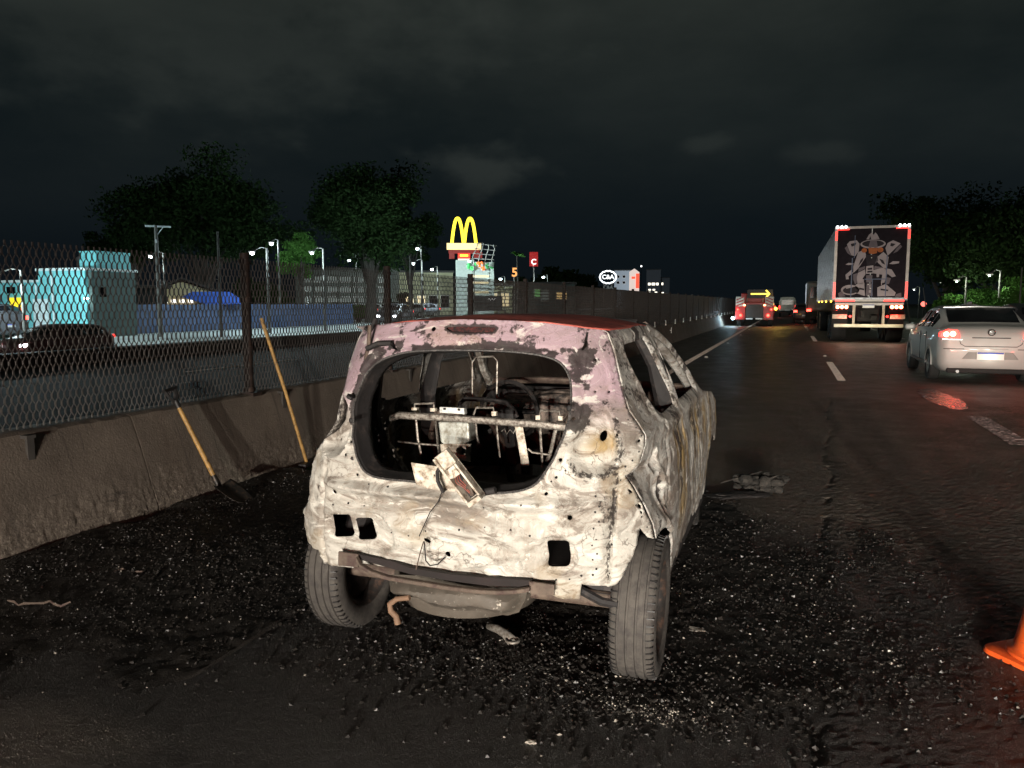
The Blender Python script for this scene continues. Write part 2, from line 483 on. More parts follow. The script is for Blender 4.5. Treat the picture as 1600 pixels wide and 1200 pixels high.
# ------------------------------------------------------------------ ash, soot and rubble round the wreck
gx, gy = np.meshgrid(np.arange(-4.16, 1.9, .02), np.arange(.9, 7.4, .02))
sh = gx.shape
def ash_mask(x, y):
    n = fbm(x * 1.5 + 9, y * 1.5, o=4) - .5
    d = np.hypot((x + 1.75) / 3.1, (y - 3.9) / 2.6) + n * .75
    m = 1 - sstep(.72, 1.05, d)
    lo = np.where(x < -2.2, 1.95, 2.72) + n * .9 + .25 * sstep(-.2, -1.6, x) * sstep(-2.4, -1.8, x)
    m = m * sstep(-.22, .22, y - lo)
    # a bare patch of road left of the wheels, scraped with the shovel
    b = np.hypot((x + 1.75) / .55, (y - 2.15) / .28) + n * .8
    return m * sstep(.6, 1.2, b)
mk = ash_mask(gx, gy)
h = .005 +   .018 * (fbm(gx * 9, gy * 9, o=5) - .42) + .010 * (fbm(gx * 34, gy * 34, o=3) - .5) * 1.5
pile = np.exp(-((gx + 2.95) ** 2 / .5 + (gy - 3.6) ** 2 / .7)) * .07 + .05 * np.exp(-((gx + 4.0) / .28) ** 2) * sstep(2.2, 3.2, gy) * (.5 + fbm(gx * 4, gy * 4, o=3))
hz = np.where(mk > 0, (h + pile + .012) * mk, 0) - .012 * (1 - mk) - .002
nxx = sh[1]
idx = np.arange(sh[0] * sh[1]).reshape(sh)
q = np.stack([idx[:-1, :-1], idx[:-1, 1:], idx[1:, 1:], idx[1:, :-1]], -1).reshape(-1, 4)
keep = (mk[:-1, :-1] > .02).ravel() | (mk[1:, 1:] > .02).ravel()
me = bpy.data.meshes.new('ash_layer')
me.from_pydata(np.stack([gx, gy, hz], -1).reshape(-1, 3).tolist(), [], q[keep].tolist())
t = NT('ash'); v = t.coord()
c = t.mix(t.rng(t.noise(v, 2.5, 6), .3, .7), (.008, .007, .006), (.022, .018, .015))
c = t.mix(t.rng(t.noise(v, 60, 5, .7), .62, .74, 0, .8), c, (.13, .11, .09))
t.color(c); t.rough(t.rng(t.noise(v, 30, 3), .3, .7, .3, .75)); t.bump(t.noise(v, 120, 4, .7), .8, .008)
m_ash = t.m
obj_from('ash_layer', me, m_ash, smooth=True, kind='stuff')

def ash_z(x, y):
    m = ash_mask(x, y)
    hh = .005 + .018 * (fbm(x * 9, y * 9, o=5) - .42) + .010 * (fbm(x * 34, y * 34, o=3) - .5) * 1.5 + np.exp(-((x + 2.95) ** 2 / .5 + (y - 3.6) ** 2 / .7)) * .07 + .05 * np.exp(-((x + 4.0) / .28) ** 2) * sstep(2.2, 3.2, y) * (.5 + fbm(x * 4, y * 4, o=3))
    return np.maximum((hh + .012) * m, .008)
def rubble(name, n, pos, smin, smax, m, power=2.5):
    base = np.array([(1, 0, 0), (-1, 0, 0), (0, 1, 0), (0, -1, 0), (0, 0, 1), (0, 0, -1)], float)
    fb = np.array([(0, 2, 4), (2, 1, 4), (1, 3, 4), (3, 0, 4), (2, 0, 5), (1, 2, 5), (3, 1, 5), (0, 3, 5)])
    x, y = pos(n); n = len(x)
    s = smin + (smax - smin) * rng.random(n) ** power
    V = base[None] * (s[:, None, None]) * rng.uniform(.6, 1.1, (n, 6, 3)) + rng.normal(0, .16, (n, 6, 3)) * s[:, None, None]
    ra = rng.uniform(0, 6.28, n); rb_ = rng.uniform(0, 6.28, n); cs, sn = np.cos(ra)[:, None], np.sin(ra)[:, None]
    V[:, :, 0], V[:, :, 2] = V[:, :, 0] * cs - V[:, :, 2] * sn, V[:, :, 0] * sn + V[:, :, 2] * cs
    cs, sn = np.cos(rb_)[:, None], np.sin(rb_)[:, None]
    V[:, :, 0], V[:, :, 1] = V[:, :, 0] * cs - V[:, :, 1] * sn, V[:, :, 0] * sn + V[:, :, 1] * cs
    V[:, :, 2] *= .75
    V[:, :, 0] += x[:, None]; V[:, :, 1] += y[:, None]; V[:, :, 2] += (ash_z(x, y) + s * .3)[:, None]
    F = fb[None] + (np.arange(n) * 6)[:, None, None]
    me = bpy.data.meshes.new(name); me.from_pydata(V.reshape(-1, 3).tolist(), [], F.reshape(-1, 3).tolist()); me.update()
    return obj_from(name, me, m, kind='stuff')
def pos_ash(n):
    x = rng.uniform(-4.1, 1.8, n * 3); y = rng.uniform(1.0, 7.2, n * 3)
    ok = rng.random(n * 3) < ash_mask(x, y) ** 1.5 * (.12 + .88 * sstep(.42, .62, fbm(x * 2.3 + 3, y * 2.3, o=3))) + .01
    return x[ok][:n], y[ok][:n]
def pos_near(n):
    k = n // 3
    c = [(-1.2, 2.85, .65, .25), (-.55, 2.80, .4, .22), (-2.9, 3.6, .6, .6), (-3.0, 3.3, .5, .6), (.35, 3.5, .45, .4), (-.1, 4.5, .5, .6), (-3.85, 4.0, .15, .9)]
    xs_, ys_ = [], []
    for i in range(n):
        a = c[rng.integers(len(c))]; xs_.append(rng.normal(a[0], a[2])); ys_.append(rng.normal(a[1], a[3]))
    x = np.array(xs_); y = np.array(ys_); ok = (x > -4.1) & (y > .8)
    return x[ok], y[ok]
def pos_road(n):
    return rng.uniform(-4.0, 4.0, n), rng.uniform(1.2, 12, n)
m_coal = NT('coal'); v = m_coal.coord()
m_coal.color(m_coal.mix(m_coal.noise(v, 30, 2), (.006, .005, .005), (.03, .026, .022))); m_coal.rough(.45); m_coal = m_coal.m
m_bits = mat('pale_ash_bits', (.30, .27, .23), .8, var=.5, scale=20)
m_glint = NT('glass_crumbs'); m_glint.color((.55, .55, .52)); m_glint.rough(.15); m_glint.b.inputs['Metallic'].default_value = .6; m_glint = m_glint.m
rubble('ash_rubble', 22000, pos_ash, .002, .009, m_coal)
rubble('ash_rubble', 13000, pos_near, .003, .013, m_coal)
def pos_streak(n):
    a = rng.normal(0, 1, n); return -2.42 + a * .26 + rng.normal(0, .06, n), 1.72 + a * .13 + rng.normal(0, .05, n)
def pos_foot(n):
    return np.concatenate([rng.normal(-.42, .16, n // 2), rng.normal(-1.0, .35, n - n // 2)]), np.concatenate([rng.normal(2.68, .05, n // 2), rng.normal(2.72, .07, n - n // 2)])
m_dust = mat('ash_dust', (.13, .115, .10), .9, var=.5, scale=20)
rubble('pale_ash', 5200, pos_streak, .0012, .004, m_dust, 2)
rubble('pale_ash', 900, pos_foot, .0012, .005, m_bits, 2)
rubble('ash_crumbs', 600, pos_near, .003, .009, m_bits, 3.5)
rubble('ash_crumbs', 300, pos_ash, .003, .010, m_bits, 3.5)
rubble('glass_crumbs', 700, pos_near, .0018, .0048, m_glint, 3)
rubble('glass_crumbs', 450, pos_ash, .002, .006, m_glint, 3)
rubble('road_grit', 900, pos_road, .002, .006, m_bits, 3)

# ------------------------------------------------------------------ concrete barrier
t = NT('old_concrete'); v = t.coord()
f = t.noise(v, 1.6, 7, .65)
c = t.mix(t.rng(f, .3, .7), (.105, .085, .068), (.185, .152, .122))
c = t.mix(t.rng(t.noise(t.coord('Object', (1, 3.5, .5)), 3, 6, .6), .52, .72, 0, .3), c, (.07, .05, .038))
c = t.mix(t.rng(t.noise(v, 90, 4, .7), .62, .72, 0, .7), c, (.33, .28, .22))
# stones bared where traffic spray wore the foot of the wall, drips and scuffs above
sx_ = t.n('ShaderNodeSeparateXYZ'); t.l(v, sx_.inputs[0])
ft = t.rng(t.math('ADD', sx_.outputs['Z'], t.math('MULTIPLY', t.noise(v, 3, 4), .3)), .22, .50, 1, 0)
c = t.mix(t.math('MULTIPLY', ft, t.rng(t.noise(v, 55, 4, .75), .50, .62, 0, .8)), c, (.36, .31, .25))
c = t.mix(t.math('MULTIPLY', ft, t.rng(t.noise(v, 48, 3, .7), .48, .40, 0, .7)), c, (.055, .042, .034))
c = t.mix(t.rng(t.noise(t.coord('Object', (1, 9, .7)), 2.2, 6, .65), .56, .66, 0, .5), c, (.06, .048, .040))
c = t.mix(t.rng(t.noise(t.coord('Object', (1, .5, 5)), 4, 5, .7), .62, .68, 0, .45), c, (.03, .026, .024))
t.color(c); t.rough(.85)
b1 = t.bump(t.noise(v, 70, 6, .7), .6, .008)
t.bump(t.voro(v, 60), .2, .006, b1)
m_conc = t.m
BPROF = [(-4.13, -.02), (-4.145, .05), (-4.20, .22), (-4.27, .44), (-4.345, .66), (-4.365, .705), (-4.40, .72), (-4.58, .72), (-4.62, .69), (-4.70, .4), (-4.78, -.02)]
def barrier_mesh(ln, fine, seed):
    step = .016 if fine else .5
    P_ = []
    for i in range(len(BPROF) - 1):
        a, b = np.array(BPROF[i]), np.array(BPROF[i + 1])
        k = max(1, int(np.linalg.norm(b - a) / step)) if (fine and i < 6) else 1
        for j in range(k): P_.append(a + (b - a) * j / k)
    P_.append(np.array(BPROF[-1])); P_ = np.array(P_)
    ny = int(ln / step) + 1
    yy = np.linspace(.006, ln - .006, ny)
    X = np.repeat(P_[:, 0][None], ny, 0); Z = np.repeat(P_[:, 1][None], ny, 0); Y = np.repeat(yy[:, None], len(P_), 1)
    if fine:
        low = 1 - sstep(.12, .45, Z)
        n1 = fbm(Y * 22 + seed, Z * 22, o=4) - .5; n2 = fbm(Y * 60 + seed, Z * 60, o=2) - .5
        pits = sstep(.66, .76, fbm(Y * 19 + seed * 3, Z * 19, o=3)) * .005
        X = X + (X > -4.39) * (.005 * n1 * (.25 + low) * 1.3 + .015 * n2 * low - pits * (.3 + low * .5))
        Z = Z + (Z > .68) * .02 * (fbm(Y * 8 + seed, X * 3, o=4) - .5)
    m = X.shape[1]; idx = np.arange(X.size).reshape(X.shape)
    q = np.stack([idx[:-1, :-1], idx[1:, :-1], idx[1:, 1:], idx[:-1, 1:]], -1).reshape(-1, 4).tolist()
    q += [tuple(idx[0]), tuple(reversed(idx[-1]))]
    me = bpy.data.meshes.new('segment'); me.from_pydata(np.stack([X, Y, Z], -1).reshape(-1, 3).tolist(), [], q); me.update()
    return me
barrier = thing('concrete_barrier', 'long brown concrete barrier with a sloped rough face carrying the wire mesh fence', 'barrier', (0, 0, 0))
ycur = -1.9; far_me = None
for i in range(20):
    ln = 6.05
    if i < 4:
        o = obj_from('segment', barrier_mesh(ln, True, 3.1 * i), m_conc, barrier, True)
    else:
        if far_me is None:
            far_me = barrier_mesh(ln, False, 0); o = obj_from('segment', far_me, m_conc, barrier, True)
        else:
            o = bpy.data.objects.new('segment', far_me); COL.objects.link(o); o.parent = barrier
    o.location.y = ycur; ycur += ln

# ------------------------------------------------------------------ expanded-metal fence on the barrier
m_mesh = mat('mesh_steel', (.060, .052, .047), .65, .1, var=.35, scale=8, bump=0)
m_post = mat('post_steel', (.020, .013, .011), .7, .1, var=.4, scale=9, dirt=(.05, .028, .018), dirt_amt=.5)
fence = thing('mesh_fence', 'brown expanded metal mesh fence on steel posts along the top of the barrier', 'fence')
def mesh_panel(ln=2.5, hgt=1.17, p=.045, lz=.112):
    n = int(ln / (p / 2)); V = []; F = []
    zs = []; k = 0
    per = int(hgt / lz) + 1
    for j in range(per):
        for fr, s in ((0., 1), (.20, 1), (.5, -1), (.70, -1)):
            z = (j + fr) * lz
            if z <= hgt: zs.append((z, s))
    wy, wx = .0017, .0036
    for i in range(n):
        sg = 1 if i % 2 else -1; b = len(V)
        for z, s in zs:
            y = (i + .5) * p / 2 + sg * s * p / 4
            tw = .003 * s * sg
            V += [(-wx, y - wy + tw, z), (wx, y - wy - tw, z), (wx, y + wy - tw, z), (-wx, y + wy + tw, z)]
        for j in range(len(zs) - 1):
            for c in range(4):
                d = (c + 1) % 4
                F.append((b + j * 4 + c, b + j * 4 + d, b + j * 4 + 4 + d, b + j * 4 + 4 + c))
    me = bpy.data.meshes.new('mesh_panel'); me.from_pydata(V, [], F); me.update(); return me
pm = mesh_panel()
pb = MB().tube([(0, 0, -.05), (0, 0, 1.20)], .040, 12)
for z in (.02, .38, .80, 1.12): pb.lathe([(.040, z - .022), (.050, z - .02), (.050, z + .02), (.040, z + .022)], 12)
pb.box((.02, .0, -.02), (.14, .12, .03))
sb = MB().box((.042, .10, -.10), (.02, .045, .20)).box((.02, .10, -.005), (.08, .06, .02)).box((.048, .10, -.20), (.02, .02, .07))
post_o = None
for i in range(30):
    y = 3.02 + 2.5 * (i - 1)
    if i == 0:
        po = pb.build('post', m_post, fence, True); po.location = (-4.44, y, .73); pme = po.data
        so = sb.build('strap', m_kerb, fence); so.location = (-4.36, y + .22, .70); sme = so.data
        mo = obj_from('mesh_panel', pm, m_mesh, fence); mo.location = (-4.41, y, .735)
    else:
        for nm, me_, l in (('post', pme, (-4.44, y, .73)), ('strap', sme, (-4.36, y + .22, .70)), ('mesh_panel', pm, (-4.41, y, .735))):
            o = bpy.data.objects.new(nm, me_); COL.objects.link(o); o.parent = fence; o.location = l
fence['label'] = 'brown expanded metal mesh fence on steel posts along the top of the barrier'
# reflectors on the barrier top further on
m_refl = mat('reflector_white', (.9, .88, .80), .35, var=.05)
rb = MB().box((0, 0, .09), (.02, .05, .16)).box((0, 0, .0), (.05, .06, .03))
r0 = rb.build('barrier_reflector', m_refl)
tag(r0, 'small white reflector standing on the barrier top, one of a far row', 'reflector', 'white reflectors along the barrier')
for i in range(16):
    o = r0 if i == 0 else r0.copy()
    if i: COL.objects.link(o)
    o.location = (-4.32, 26.4 + 2.5 * i, .70)
o = MB().box((0, 0, .1), (.02, .09, .22)).box((-.03, 0, .1), (.06, .03, .03)).build('large_reflector', m_refl)
o.location = (-4.21, 29.6, .38); tag(o, 'larger white reflector plate low on the face of the barrier', 'reflector')

# ------------------------------------------------------------------ shovel and broom against the barrier
m_wood = mat('ash_wood', (.42, .24, .07), .5, var=.3, scale=12, dirt=(.10, .06, .03), dirt_amt=.4)
m_black = mat('black_plastic', (.012, .011, .011), .5, var=.3)
m_blade = mat('blade_steel', (.03, .028, .026), .45, .5, var=.4, scale=14, dirt=(.10, .07, .05), dirt_amt=.5)
top = Vector((-4.275, 4.44, .86)); neck = Vector((-3.965, 4.555, .135))
ax = (top - neck).normalized(); side = ax.cross(Vector((1, 0, .2))).normalized()
sh_ = thing('shovel', 'short shovel with wooden shaft, black grip and black blade leaning on the barrier', 'shovel', tuple(neck))
loc = lambda p: tuple(Vector(p) - neck)
MB().tube([loc(neck + ax * .06), loc(top - ax * .09)], [.019, .016], 12).build('shaft', m_wood, sh_, True)
g0 = top - ax * .10
gm = MB().tube([loc(g0 - ax * .04), loc(g0 + ax * .02)], .021, 10)
for s in (-1, 1): gm.tube([loc(g0 + ax * .01), loc(g0 + ax * .045 + side * .035 * s), loc(g0 + ax * .11 + side * .052 * s)], [.016, .013, .012], 8)
gm.tube([loc(g0 + ax * .11 - side * .062), loc(g0 + ax * .11 + side * .062)], .015, 10)
gm.build('grip', m_black, sh_, True)
MB().tube([loc(neck - ax * .02), loc(neck + ax * .10)], [.024, .021], 10).build('socket', m_blade, sh_, True)
# the scoop lies near the ground, pointing along the barrier
bd = Vector((.36, -.02, -.115)).normalized() * .30
bd = Vector(((-3.733, 4.571, 0.0)[0] - neck.x, (-3.733, 4.571, 0.0)[1] - neck.y, .015 - neck.z)) * 1.0
bl = bd.length; bu = bd.normalized(); bw = bu.cross(Vector((0, 0, 1))).normalized(); bn = bw.cross(bu)
V = []; nu, nw = 10, 12
for i in range(nu + 1):
    a = i / nu; w = .115 * (1 if a < .6 else math.sqrt(max(.02, 1 - ((a - .6) / .42) ** 2)))
    if a < .08: w = .10
    for j in range(nw + 1):
        b = j / nw * 2 - 1
        V.append(loc(neck + bu * (bl * a) + bw * (w * b) + bn * (.035 * b * b * (1 - .5 * a) + .012)))
F = [(i * (nw + 1) + j, i * (nw + 1) + j + 1, (i + 1) * (nw + 1) + j + 1, (i + 1) * (nw + 1) + j) for i in range(nu) for j in range(nw)]
o = MB().add(V, F).build('blade', m_blade, sh_, True); md = o.modifiers.new('t', 'SOLIDIFY'); md.thickness = .003
bt = Vector((-4.3, 5.537, 1.373)); bb = Vector(((-4.048, 5.786, 0.0)[0], (-4.048, 5.786, 0.0)[1], .06))
br = thing('broom', 'broom with long wooden handle and green bristles leaning on the fence beside the wreck', 'broom', tuple(bb))
loc = lambda p: tuple(Vector(p) - bb)
MB().tube([loc(bb), loc(bb.lerp(bt, .5) + Vector((.012, 0, 0))), loc(bt)], .0155, 10).build('handle', m_wood, br, True)
MB().box((0, 0, .0), (.07, .26, .045), R_(15)).build('head', m_black, br, bevel=.008)
bm_ = MB()
for i in range(130):
    x, y = random.uniform(-.03, .03), random.uniform(-.12, .12)
    ca, sa = math.cos(R_(15)), math.sin(R_(15)); px, py = x * ca - y * sa, x * sa + y * ca
    bm_.tube([(px, py, -.015), (px * 1.25 + random.uniform(-.01, .01), py * 1.08 + random.uniform(-.012, .012), -.052)], .0022, 4)
bm_.build('bristles', mat('green_bristles', (.16, .50, .18), .5), br)

# ------------------------------------------------------------------ traffic cone at the right edge
t = NT('cone_plastic'); v = t.coord()
c = t.mix(t.rng(t.noise(v, 9, 6), .35, .7), (.88, .13, .02), (.75, .095, .016)); c = t.mix(t.rng(t.noise(v, 40, 6, .7), .6, .75, 0, .5), c, (.12, .03, .02))
t.color(c); t.rough(.45); t.bump(t.noise(v, 60, 4), .15, .003)
t.b.inputs['Subsurface Weight'].default_value = .25; t.b.inputs['Subsurface Radius'].default_value = (.03, .008, .003)
m_cone = t.m
cc = (0.829, 3.635, 0.0)
cn = thing('traffic_cone', 'orange traffic cone with a broad square base at the edge of the ash', 'traffic cone', (cc[0] + .25, cc[1] + .02, 0), R_(38))
def sq(r, z, n=6, k=.06):
    out = []
    for cx, cy, a0 in ((1, 1, 0), (-1, 1, 90), (-1, -1, 180), (1, -1, 270)):
        for i in range(n + 1):
            a = R_(a0 + 90 * i / n); out.append((cx * (r - k) + k * math.cos(a), cy * (r - k) + k * math.sin(a), z))
    return out
rings = [sq(.185, .0), sq(.19, .012), sq(.185, .028), sq(.165, .034)]
V = [p for r in rings for p in r]; n = len(rings[0]); F = []
for i in range(len(rings) - 1):
    for k in range(n): F.append((i * n + k, i * n + (k + 1) % n, (i + 1) * n + (k + 1) % n, (i + 1) * n + k))
F += [tuple(range(3 * n, 4 * n)), tuple(reversed(range(n)))]
MB().add(V, F).build('base', m_cone, cn, True)
MB().lathe([(.165, .030), (.160, .045), (.142, .052), (.136, .060), (.130, .085), (.083, .33)], 32).build('cone_body', m_cone, cn, True)
MB().lathe([(.0845, .33), (.062, .45)], 32).build('reflective_band', mat('cone_band', (.75, .74, .70), .4), cn, True)
MB().lathe([(.0615, .45), (.034, .62), (.026, .665), (.02, .67)], 32).build('tip', m_cone, cn, True)

# ------------------------------------------------------------------ the burnt-out car
def yr(x, z):
    y0 = np.interp(z, [.35, .5, .72, .82, .95, 1.10, 1.30, 1.42], [-.30, -.335, -.345, -.33, -.29, -.235, -.14, -.07])
    w = np.interp(z, [.35, .5, .8, .95, 1.1, 1.3, 1.42], [.76, .755, .735, .705, .67, .60, .56])
    w = np.where(x < 0, w * np.interp(z, [.4, .6, .8, 1.0, 1.45], [1.14, 1.13, 1.09, 1.055, 1.095]), w)
    c = np.interp(z, [.35, .9, 1.42], [.30, .29, .20])
    a = np.minimum(np.abs(x) / w, 1.25)
    return y0 + c * a ** 5
def xs(y, z):
    return np.interp(z, [.15, .3, .5, .65, .8, .95, 1.1, 1.3, 1.40, 1.46], [.70, .735, .755, .76, .75, .722, .675, .592, .537, .50]) - .03 * np.clip((y - 2.2) / .6, 0, 1) ** 2

wreck = thing('burnt_car', 'burnt-out small hatchback shell with bare cream and pink panels, no glass and flat tyres', 'car', (-1.215, 2.98, 0))

def burnt(name, base_lo, base_hi, grey=0.):
    t = NT(name); v = t.coord()
    at = t.n('ShaderNodeAttribute', attribute_name='stain'); s = t.n('ShaderNodeSeparateColor'); t.l(at.outputs['Color'], s.inputs[0])
    pink, soot_shade, ochre = s.outputs[0], s.outputs[1], s.outputs[2]
    vs_ = t.coord('Object', (.62, .8, 1.5))
    big = t.noise(vs_, 2.6, 9, .62, .8); mid = t.noise(vs_, 7, 9, .68, 1.6); fine = t.noise(v, 60, 5, .65); spk = t.noise(v, 170, 3, .6)
    c = t.mix(t.rng(big, .40, .58), base_lo, base_hi)
    # paint that turned pink in the heat
    c = t.mix(t.math('MULTIPLY', pink, t.rng(big, .2, .45, .75, 1)), c, (.37, .262, .298))
    # clouds of scorched primer, streaks that ran down, flakes of lost coating
    st = t.noise(t.coord('Object', (1, 1, .16)), 13, 6, .65, .4)
    low = t.math('SUBTRACT', 1, t.math('MULTIPLY', pink, .75))
    c = t.mix(t.math('MULTIPLY', low, t.rng(big, .50, .44, 0, .55)), c, (.20, .165, .135))
    c = t.mix(t.math('MULTIPLY', low, t.rng(big, .43, .40, 0, .6)), c, (.13, .105, .088))
    c = t.mix(t.math('MULTIPLY', low, t.rng(st, .54, .66, 0, .5)), c, (.24, .20, .16))
    c = t.mix(t.math('MULTIPLY', low, t.rng(mid, .52, .545, 0, .5)), c, (.24, .20, .165))
    c = t.mix(t.math('MULTIPLY', low, t.rng(mid, .57, .59, 0, .55)), c, (.13, .10, .08))
    c = t.mix(t.rng(mid, .44, .41, 0, .6), c, (.66, .63, .57))
    # rings left where the heat stopped
    for sc_, mul, wd, amt in ((3.2, 7.0, .045, .75), (6.0, 6.0, .05, .5)):
        fr = t.math('FRACT', t.math('MULTIPLY', t.noise(v, sc_, 7, .58, 1.0), mul))
        rg = t.rng(t.math('ABSOLUTE', t.math('SUBTRACT', fr, .5)), .0, wd, 1, 0)
        c = t.mix(t.math('MULTIPLY', rg, t.rng(t.noise(v, 4, 3), .48, .62, 0, amt)), c, (.085, .06, .048))
    c = t.mix(t.math('MULTIPLY', ochre, t.rng(mid, .3, .6, .45, 1)), c, (.29, .20, .085))
    c = t.mix(t.math('MULTIPLY', t.rng(fine, .62, .70, 0, .6), t.rng(big, .55, .40, .25, 1)), c, (.12, .09, .07))
    c = t.mix(t.math('MULTIPLY', t.rng(spk, .66, .70, 0, .7), t.rng(mid, .40, .60, .1, 1)), c, (.05, .035, .03))
    # hairline cracks in the scorched coat
    vc = t.n('ShaderNodeTexVoronoi', feature='DISTANCE_TO_EDGE'); vc.inputs['Scale'].default_value = 5.0
    vd = t.n('ShaderNodeMixRGB', blend_type='ADD'); vd.inputs[0].default_value = .35; t.l(v, vd.inputs[1])
    nc = t.n('ShaderNodeTexNoise'); nc.inputs['Scale'].default_value = 6; nc.inputs['Detail'].default_value = 5; t.l(v, nc.inputs['Vector']); t.l(nc.outputs['Color'], vd.inputs[2])
    t.l(vd.outputs[0], vc.inputs['Vector'])
    ck = t.math('MULTIPLY', t.rng(vc.outputs['Distance'], .004, .014, 1, 0), t.rng(big, .45, .6, 0, .8))
    c = t.mix(ck, c, (.07, .05, .04))
    sm = t.math('ADD', t.math('ADD', soot_shade, t.math('MULTIPLY', t.math('SUBTRACT', mid, .5), 1.5)), t.math('MULTIPLY', t.math('SUBTRACT', fine, .5), 1.3)); smc = t.n('ShaderNodeClamp'); t.l(t.rng(sm, .40, .62, 0, .92), smc.inputs[0])
    c = t.mix(smc.outputs[0], c, (.022, .017, .016))
    t.color(c); t.rough(.72); t.b.inputs['Specular IOR Level'].default_value = .35
    b1 = t.bump(mid, .7, .010); b1 = t.bump(fine, .45, .004, b1); t.bump(spk, .25, .0015, b1)
    return t.m
m_burn = burnt('burnt_panel', (.33, .31, .275), (.50, .475, .425))
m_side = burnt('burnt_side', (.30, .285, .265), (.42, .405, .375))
m_soot = mat('sooty_metal', (.011, .009, .009), .75, var=.5, scale=8, dirt=(.045, .034, .03), dirt_amt=.3, bump=.4, bscale=50)
m_bare = mat('scorched_steel', (.30, .28, .25), .55, .5, var=.3, scale=20, dirt=(.10, .07, .05), dirt_amt=.6)
m_rust = mat('rusty_steel', (.115, .085, .065), .75, .2, var=.35, scale=10, dirt=(.06, .035, .03), dirt_amt=.6, bump=.4)
m_pale = mat('pale_bracket', (.52, .47, .39), .65, .1, var=.25, scale=14, dirt=(.16, .11, .07), dirt_amt=.6)

# -- rear shell: outline, openings and holes measured on the rear surface (x across, z up)
REAR = [(-0.504, 1.402), (-0.43, 1.412), (-0.263, 1.425), (-0.057, 1.435), (0.167, 1.431), (0.349, 1.422), (0.488, 1.404), (0.53, 1.383), (0.558, 1.32), (0.587, 1.234), (0.611, 1.161), (0.64, 1.084), (0.672, 1.032), (0.698, 0.985), (0.703, 0.952), (0.693, 0.89), (0.666, 0.86), (0.651, 0.852), (0.68, 0.808), (0.716, 0.727), (0.743, 0.643), (0.752, 0.586), (0.731, 0.603), (0.707, 0.649), (0.701, 0.589), (0.684, 0.532), (0.659, 0.478), (0.633, 0.441), (0.607, 0.438), (0.517, 0.453), (0.508, 0.39), (0.432, 0.397), (0.409, 0.409), (0.203, 0.414), (-0.011, 0.428), (-0.234, 0.446), (-0.41, 0.439), (-0.447, 0.412), (-0.532, 0.404), (-0.623, 0.394), (-0.637, 0.456), (-0.724, 0.445), (-0.806, 0.435), (-0.819, 0.5), (-0.805, 0.565), (-0.744, 0.639), (-0.71, 0.689), (-0.739, 0.729), (-0.753, 0.777), (-0.727, 0.852), (-0.665, 0.914), (-0.615, 0.957), (-0.584, 1.0), (-0.586, 1.068), (-0.592, 1.157), (-0.614, 1.24), (-0.647, 1.322), (-0.605, 1.378)]
OPEN = smooth_loop([(-0.407, 1.254), (-0.342, 1.282), (-0.26, 1.302), (-0.144, 1.31), (0.08, 1.314), (0.216, 1.31), (0.321, 1.299), (0.388, 1.276), (0.428, 1.228), (0.445, 1.165), (0.452, 1.089), (0.44, 1.009), (0.409, 0.926), (0.37, 0.848), (0.325, 0.814), (0.236, 0.795), (0.12, 0.791), (-0.028, 0.803), (-0.166, 0.81), (-0.281, 0.809), (-0.35, 0.818), (-0.402, 0.86), (-0.44, 0.924), (-0.472, 1.009), (-0.491, 1.122), (-0.468, 1.209)], 2)
def rsq(h): return smooth_loop(resample(h, .030), 3)
HOLES = [rsq(h) for h in (
    [(-0.539, 0.632), (-0.434, 0.648), (-0.439, 0.548), (-0.544, 0.53)], [(-0.412, 0.637), (-0.325, 0.647), (-0.33, 0.548), (-0.417, 0.537)], [(0.396, 0.626), (0.477, 0.629), (0.477, 0.523), (0.396, 0.52)])]
def rhole(x, z, r, n=8, ry=None): return circle(x, z, r, n, ry)
_h = [(p, r) for p, r in zip([(-0.531, 0.725), (-0.005, 0.527), (0.477, 0.712), (0.393, 0.801), (0.683, 0.97), (0.431, 0.92), (0.462, 1.068), (0.423, 0.859), (-0.464, 0.934), (-0.481, 0.882), (-0.409, 0.81), (-0.174, 1.394), (0.61, 1.0), (-0.583, 0.919), (0.461, 1.101), (0.507, 1.281), (0.524, 1.163), (0.569, 1.16)],
     [.010,.012,.009,.006,.005,.007,.007,.005,.006,.006,.006,.010,.005,.005,.004,.004,.004,.004])]
SMALL = [rhole(p[0], p[1], r) for p, r in _h]
SOCKET = smooth_loop([(0.546, 0.993), (0.553, 1.01), (0.568, 1.016), (0.574, 0.997), (0.57, 0.98), (0.556, 0.974)], 1)
SLOT = smooth_loop([(-0.124, 1.4), (-0.097, 1.405), (0.087, 1.407), (0.106, 1.397), (0.087, 1.382), (-0.088, 1.382)], 1)
SLIT = [(-0.107, 0.583), (-0.077, 0.574), (-0.08, 0.563), (-0.105, 0.571)]
FLAN = [[(0.665, 0.807), (0.677, 0.797), (0.682, 0.785), (0.67, 0.792)], [(0.697, 0.745), (0.708, 0.734), (0.711, 0.722), (0.699, 0.73)], [(0.705, 0.719), (0.715, 0.711), (0.715, 0.701), (0.708, 0.706)]]
GAP = [(0.462, 1.389), (0.469, 1.387), (0.472, 1.333), (0.461, 1.316), (0.454, 1.323), (0.462, 1.338)]
BOWL = smooth_loop([(0.572, 1.117), (0.523, 1.095), (0.487, 1.066), (0.463, 1.004), (0.453, 0.945), (0.464, 0.904), (0.498, 0.868), (0.546, 0.858), (0.593, 0.863), (0.624, 0.89), (0.626, 0.953), (0.609, 1.035)], 2)
BOWL_L = [(-x * 1.06, z) for x, z in BOWL]
PADS = [smooth_loop(h, 2) for h in ([(-0.582, 0.66), (-0.259, 0.689), (-0.224, 0.547), (-0.268, 0.494), (-0.602, 0.484)], [(0.363, 0.654), (0.506, 0.649), (0.51, 0.49), (0.376, 0.49)])]
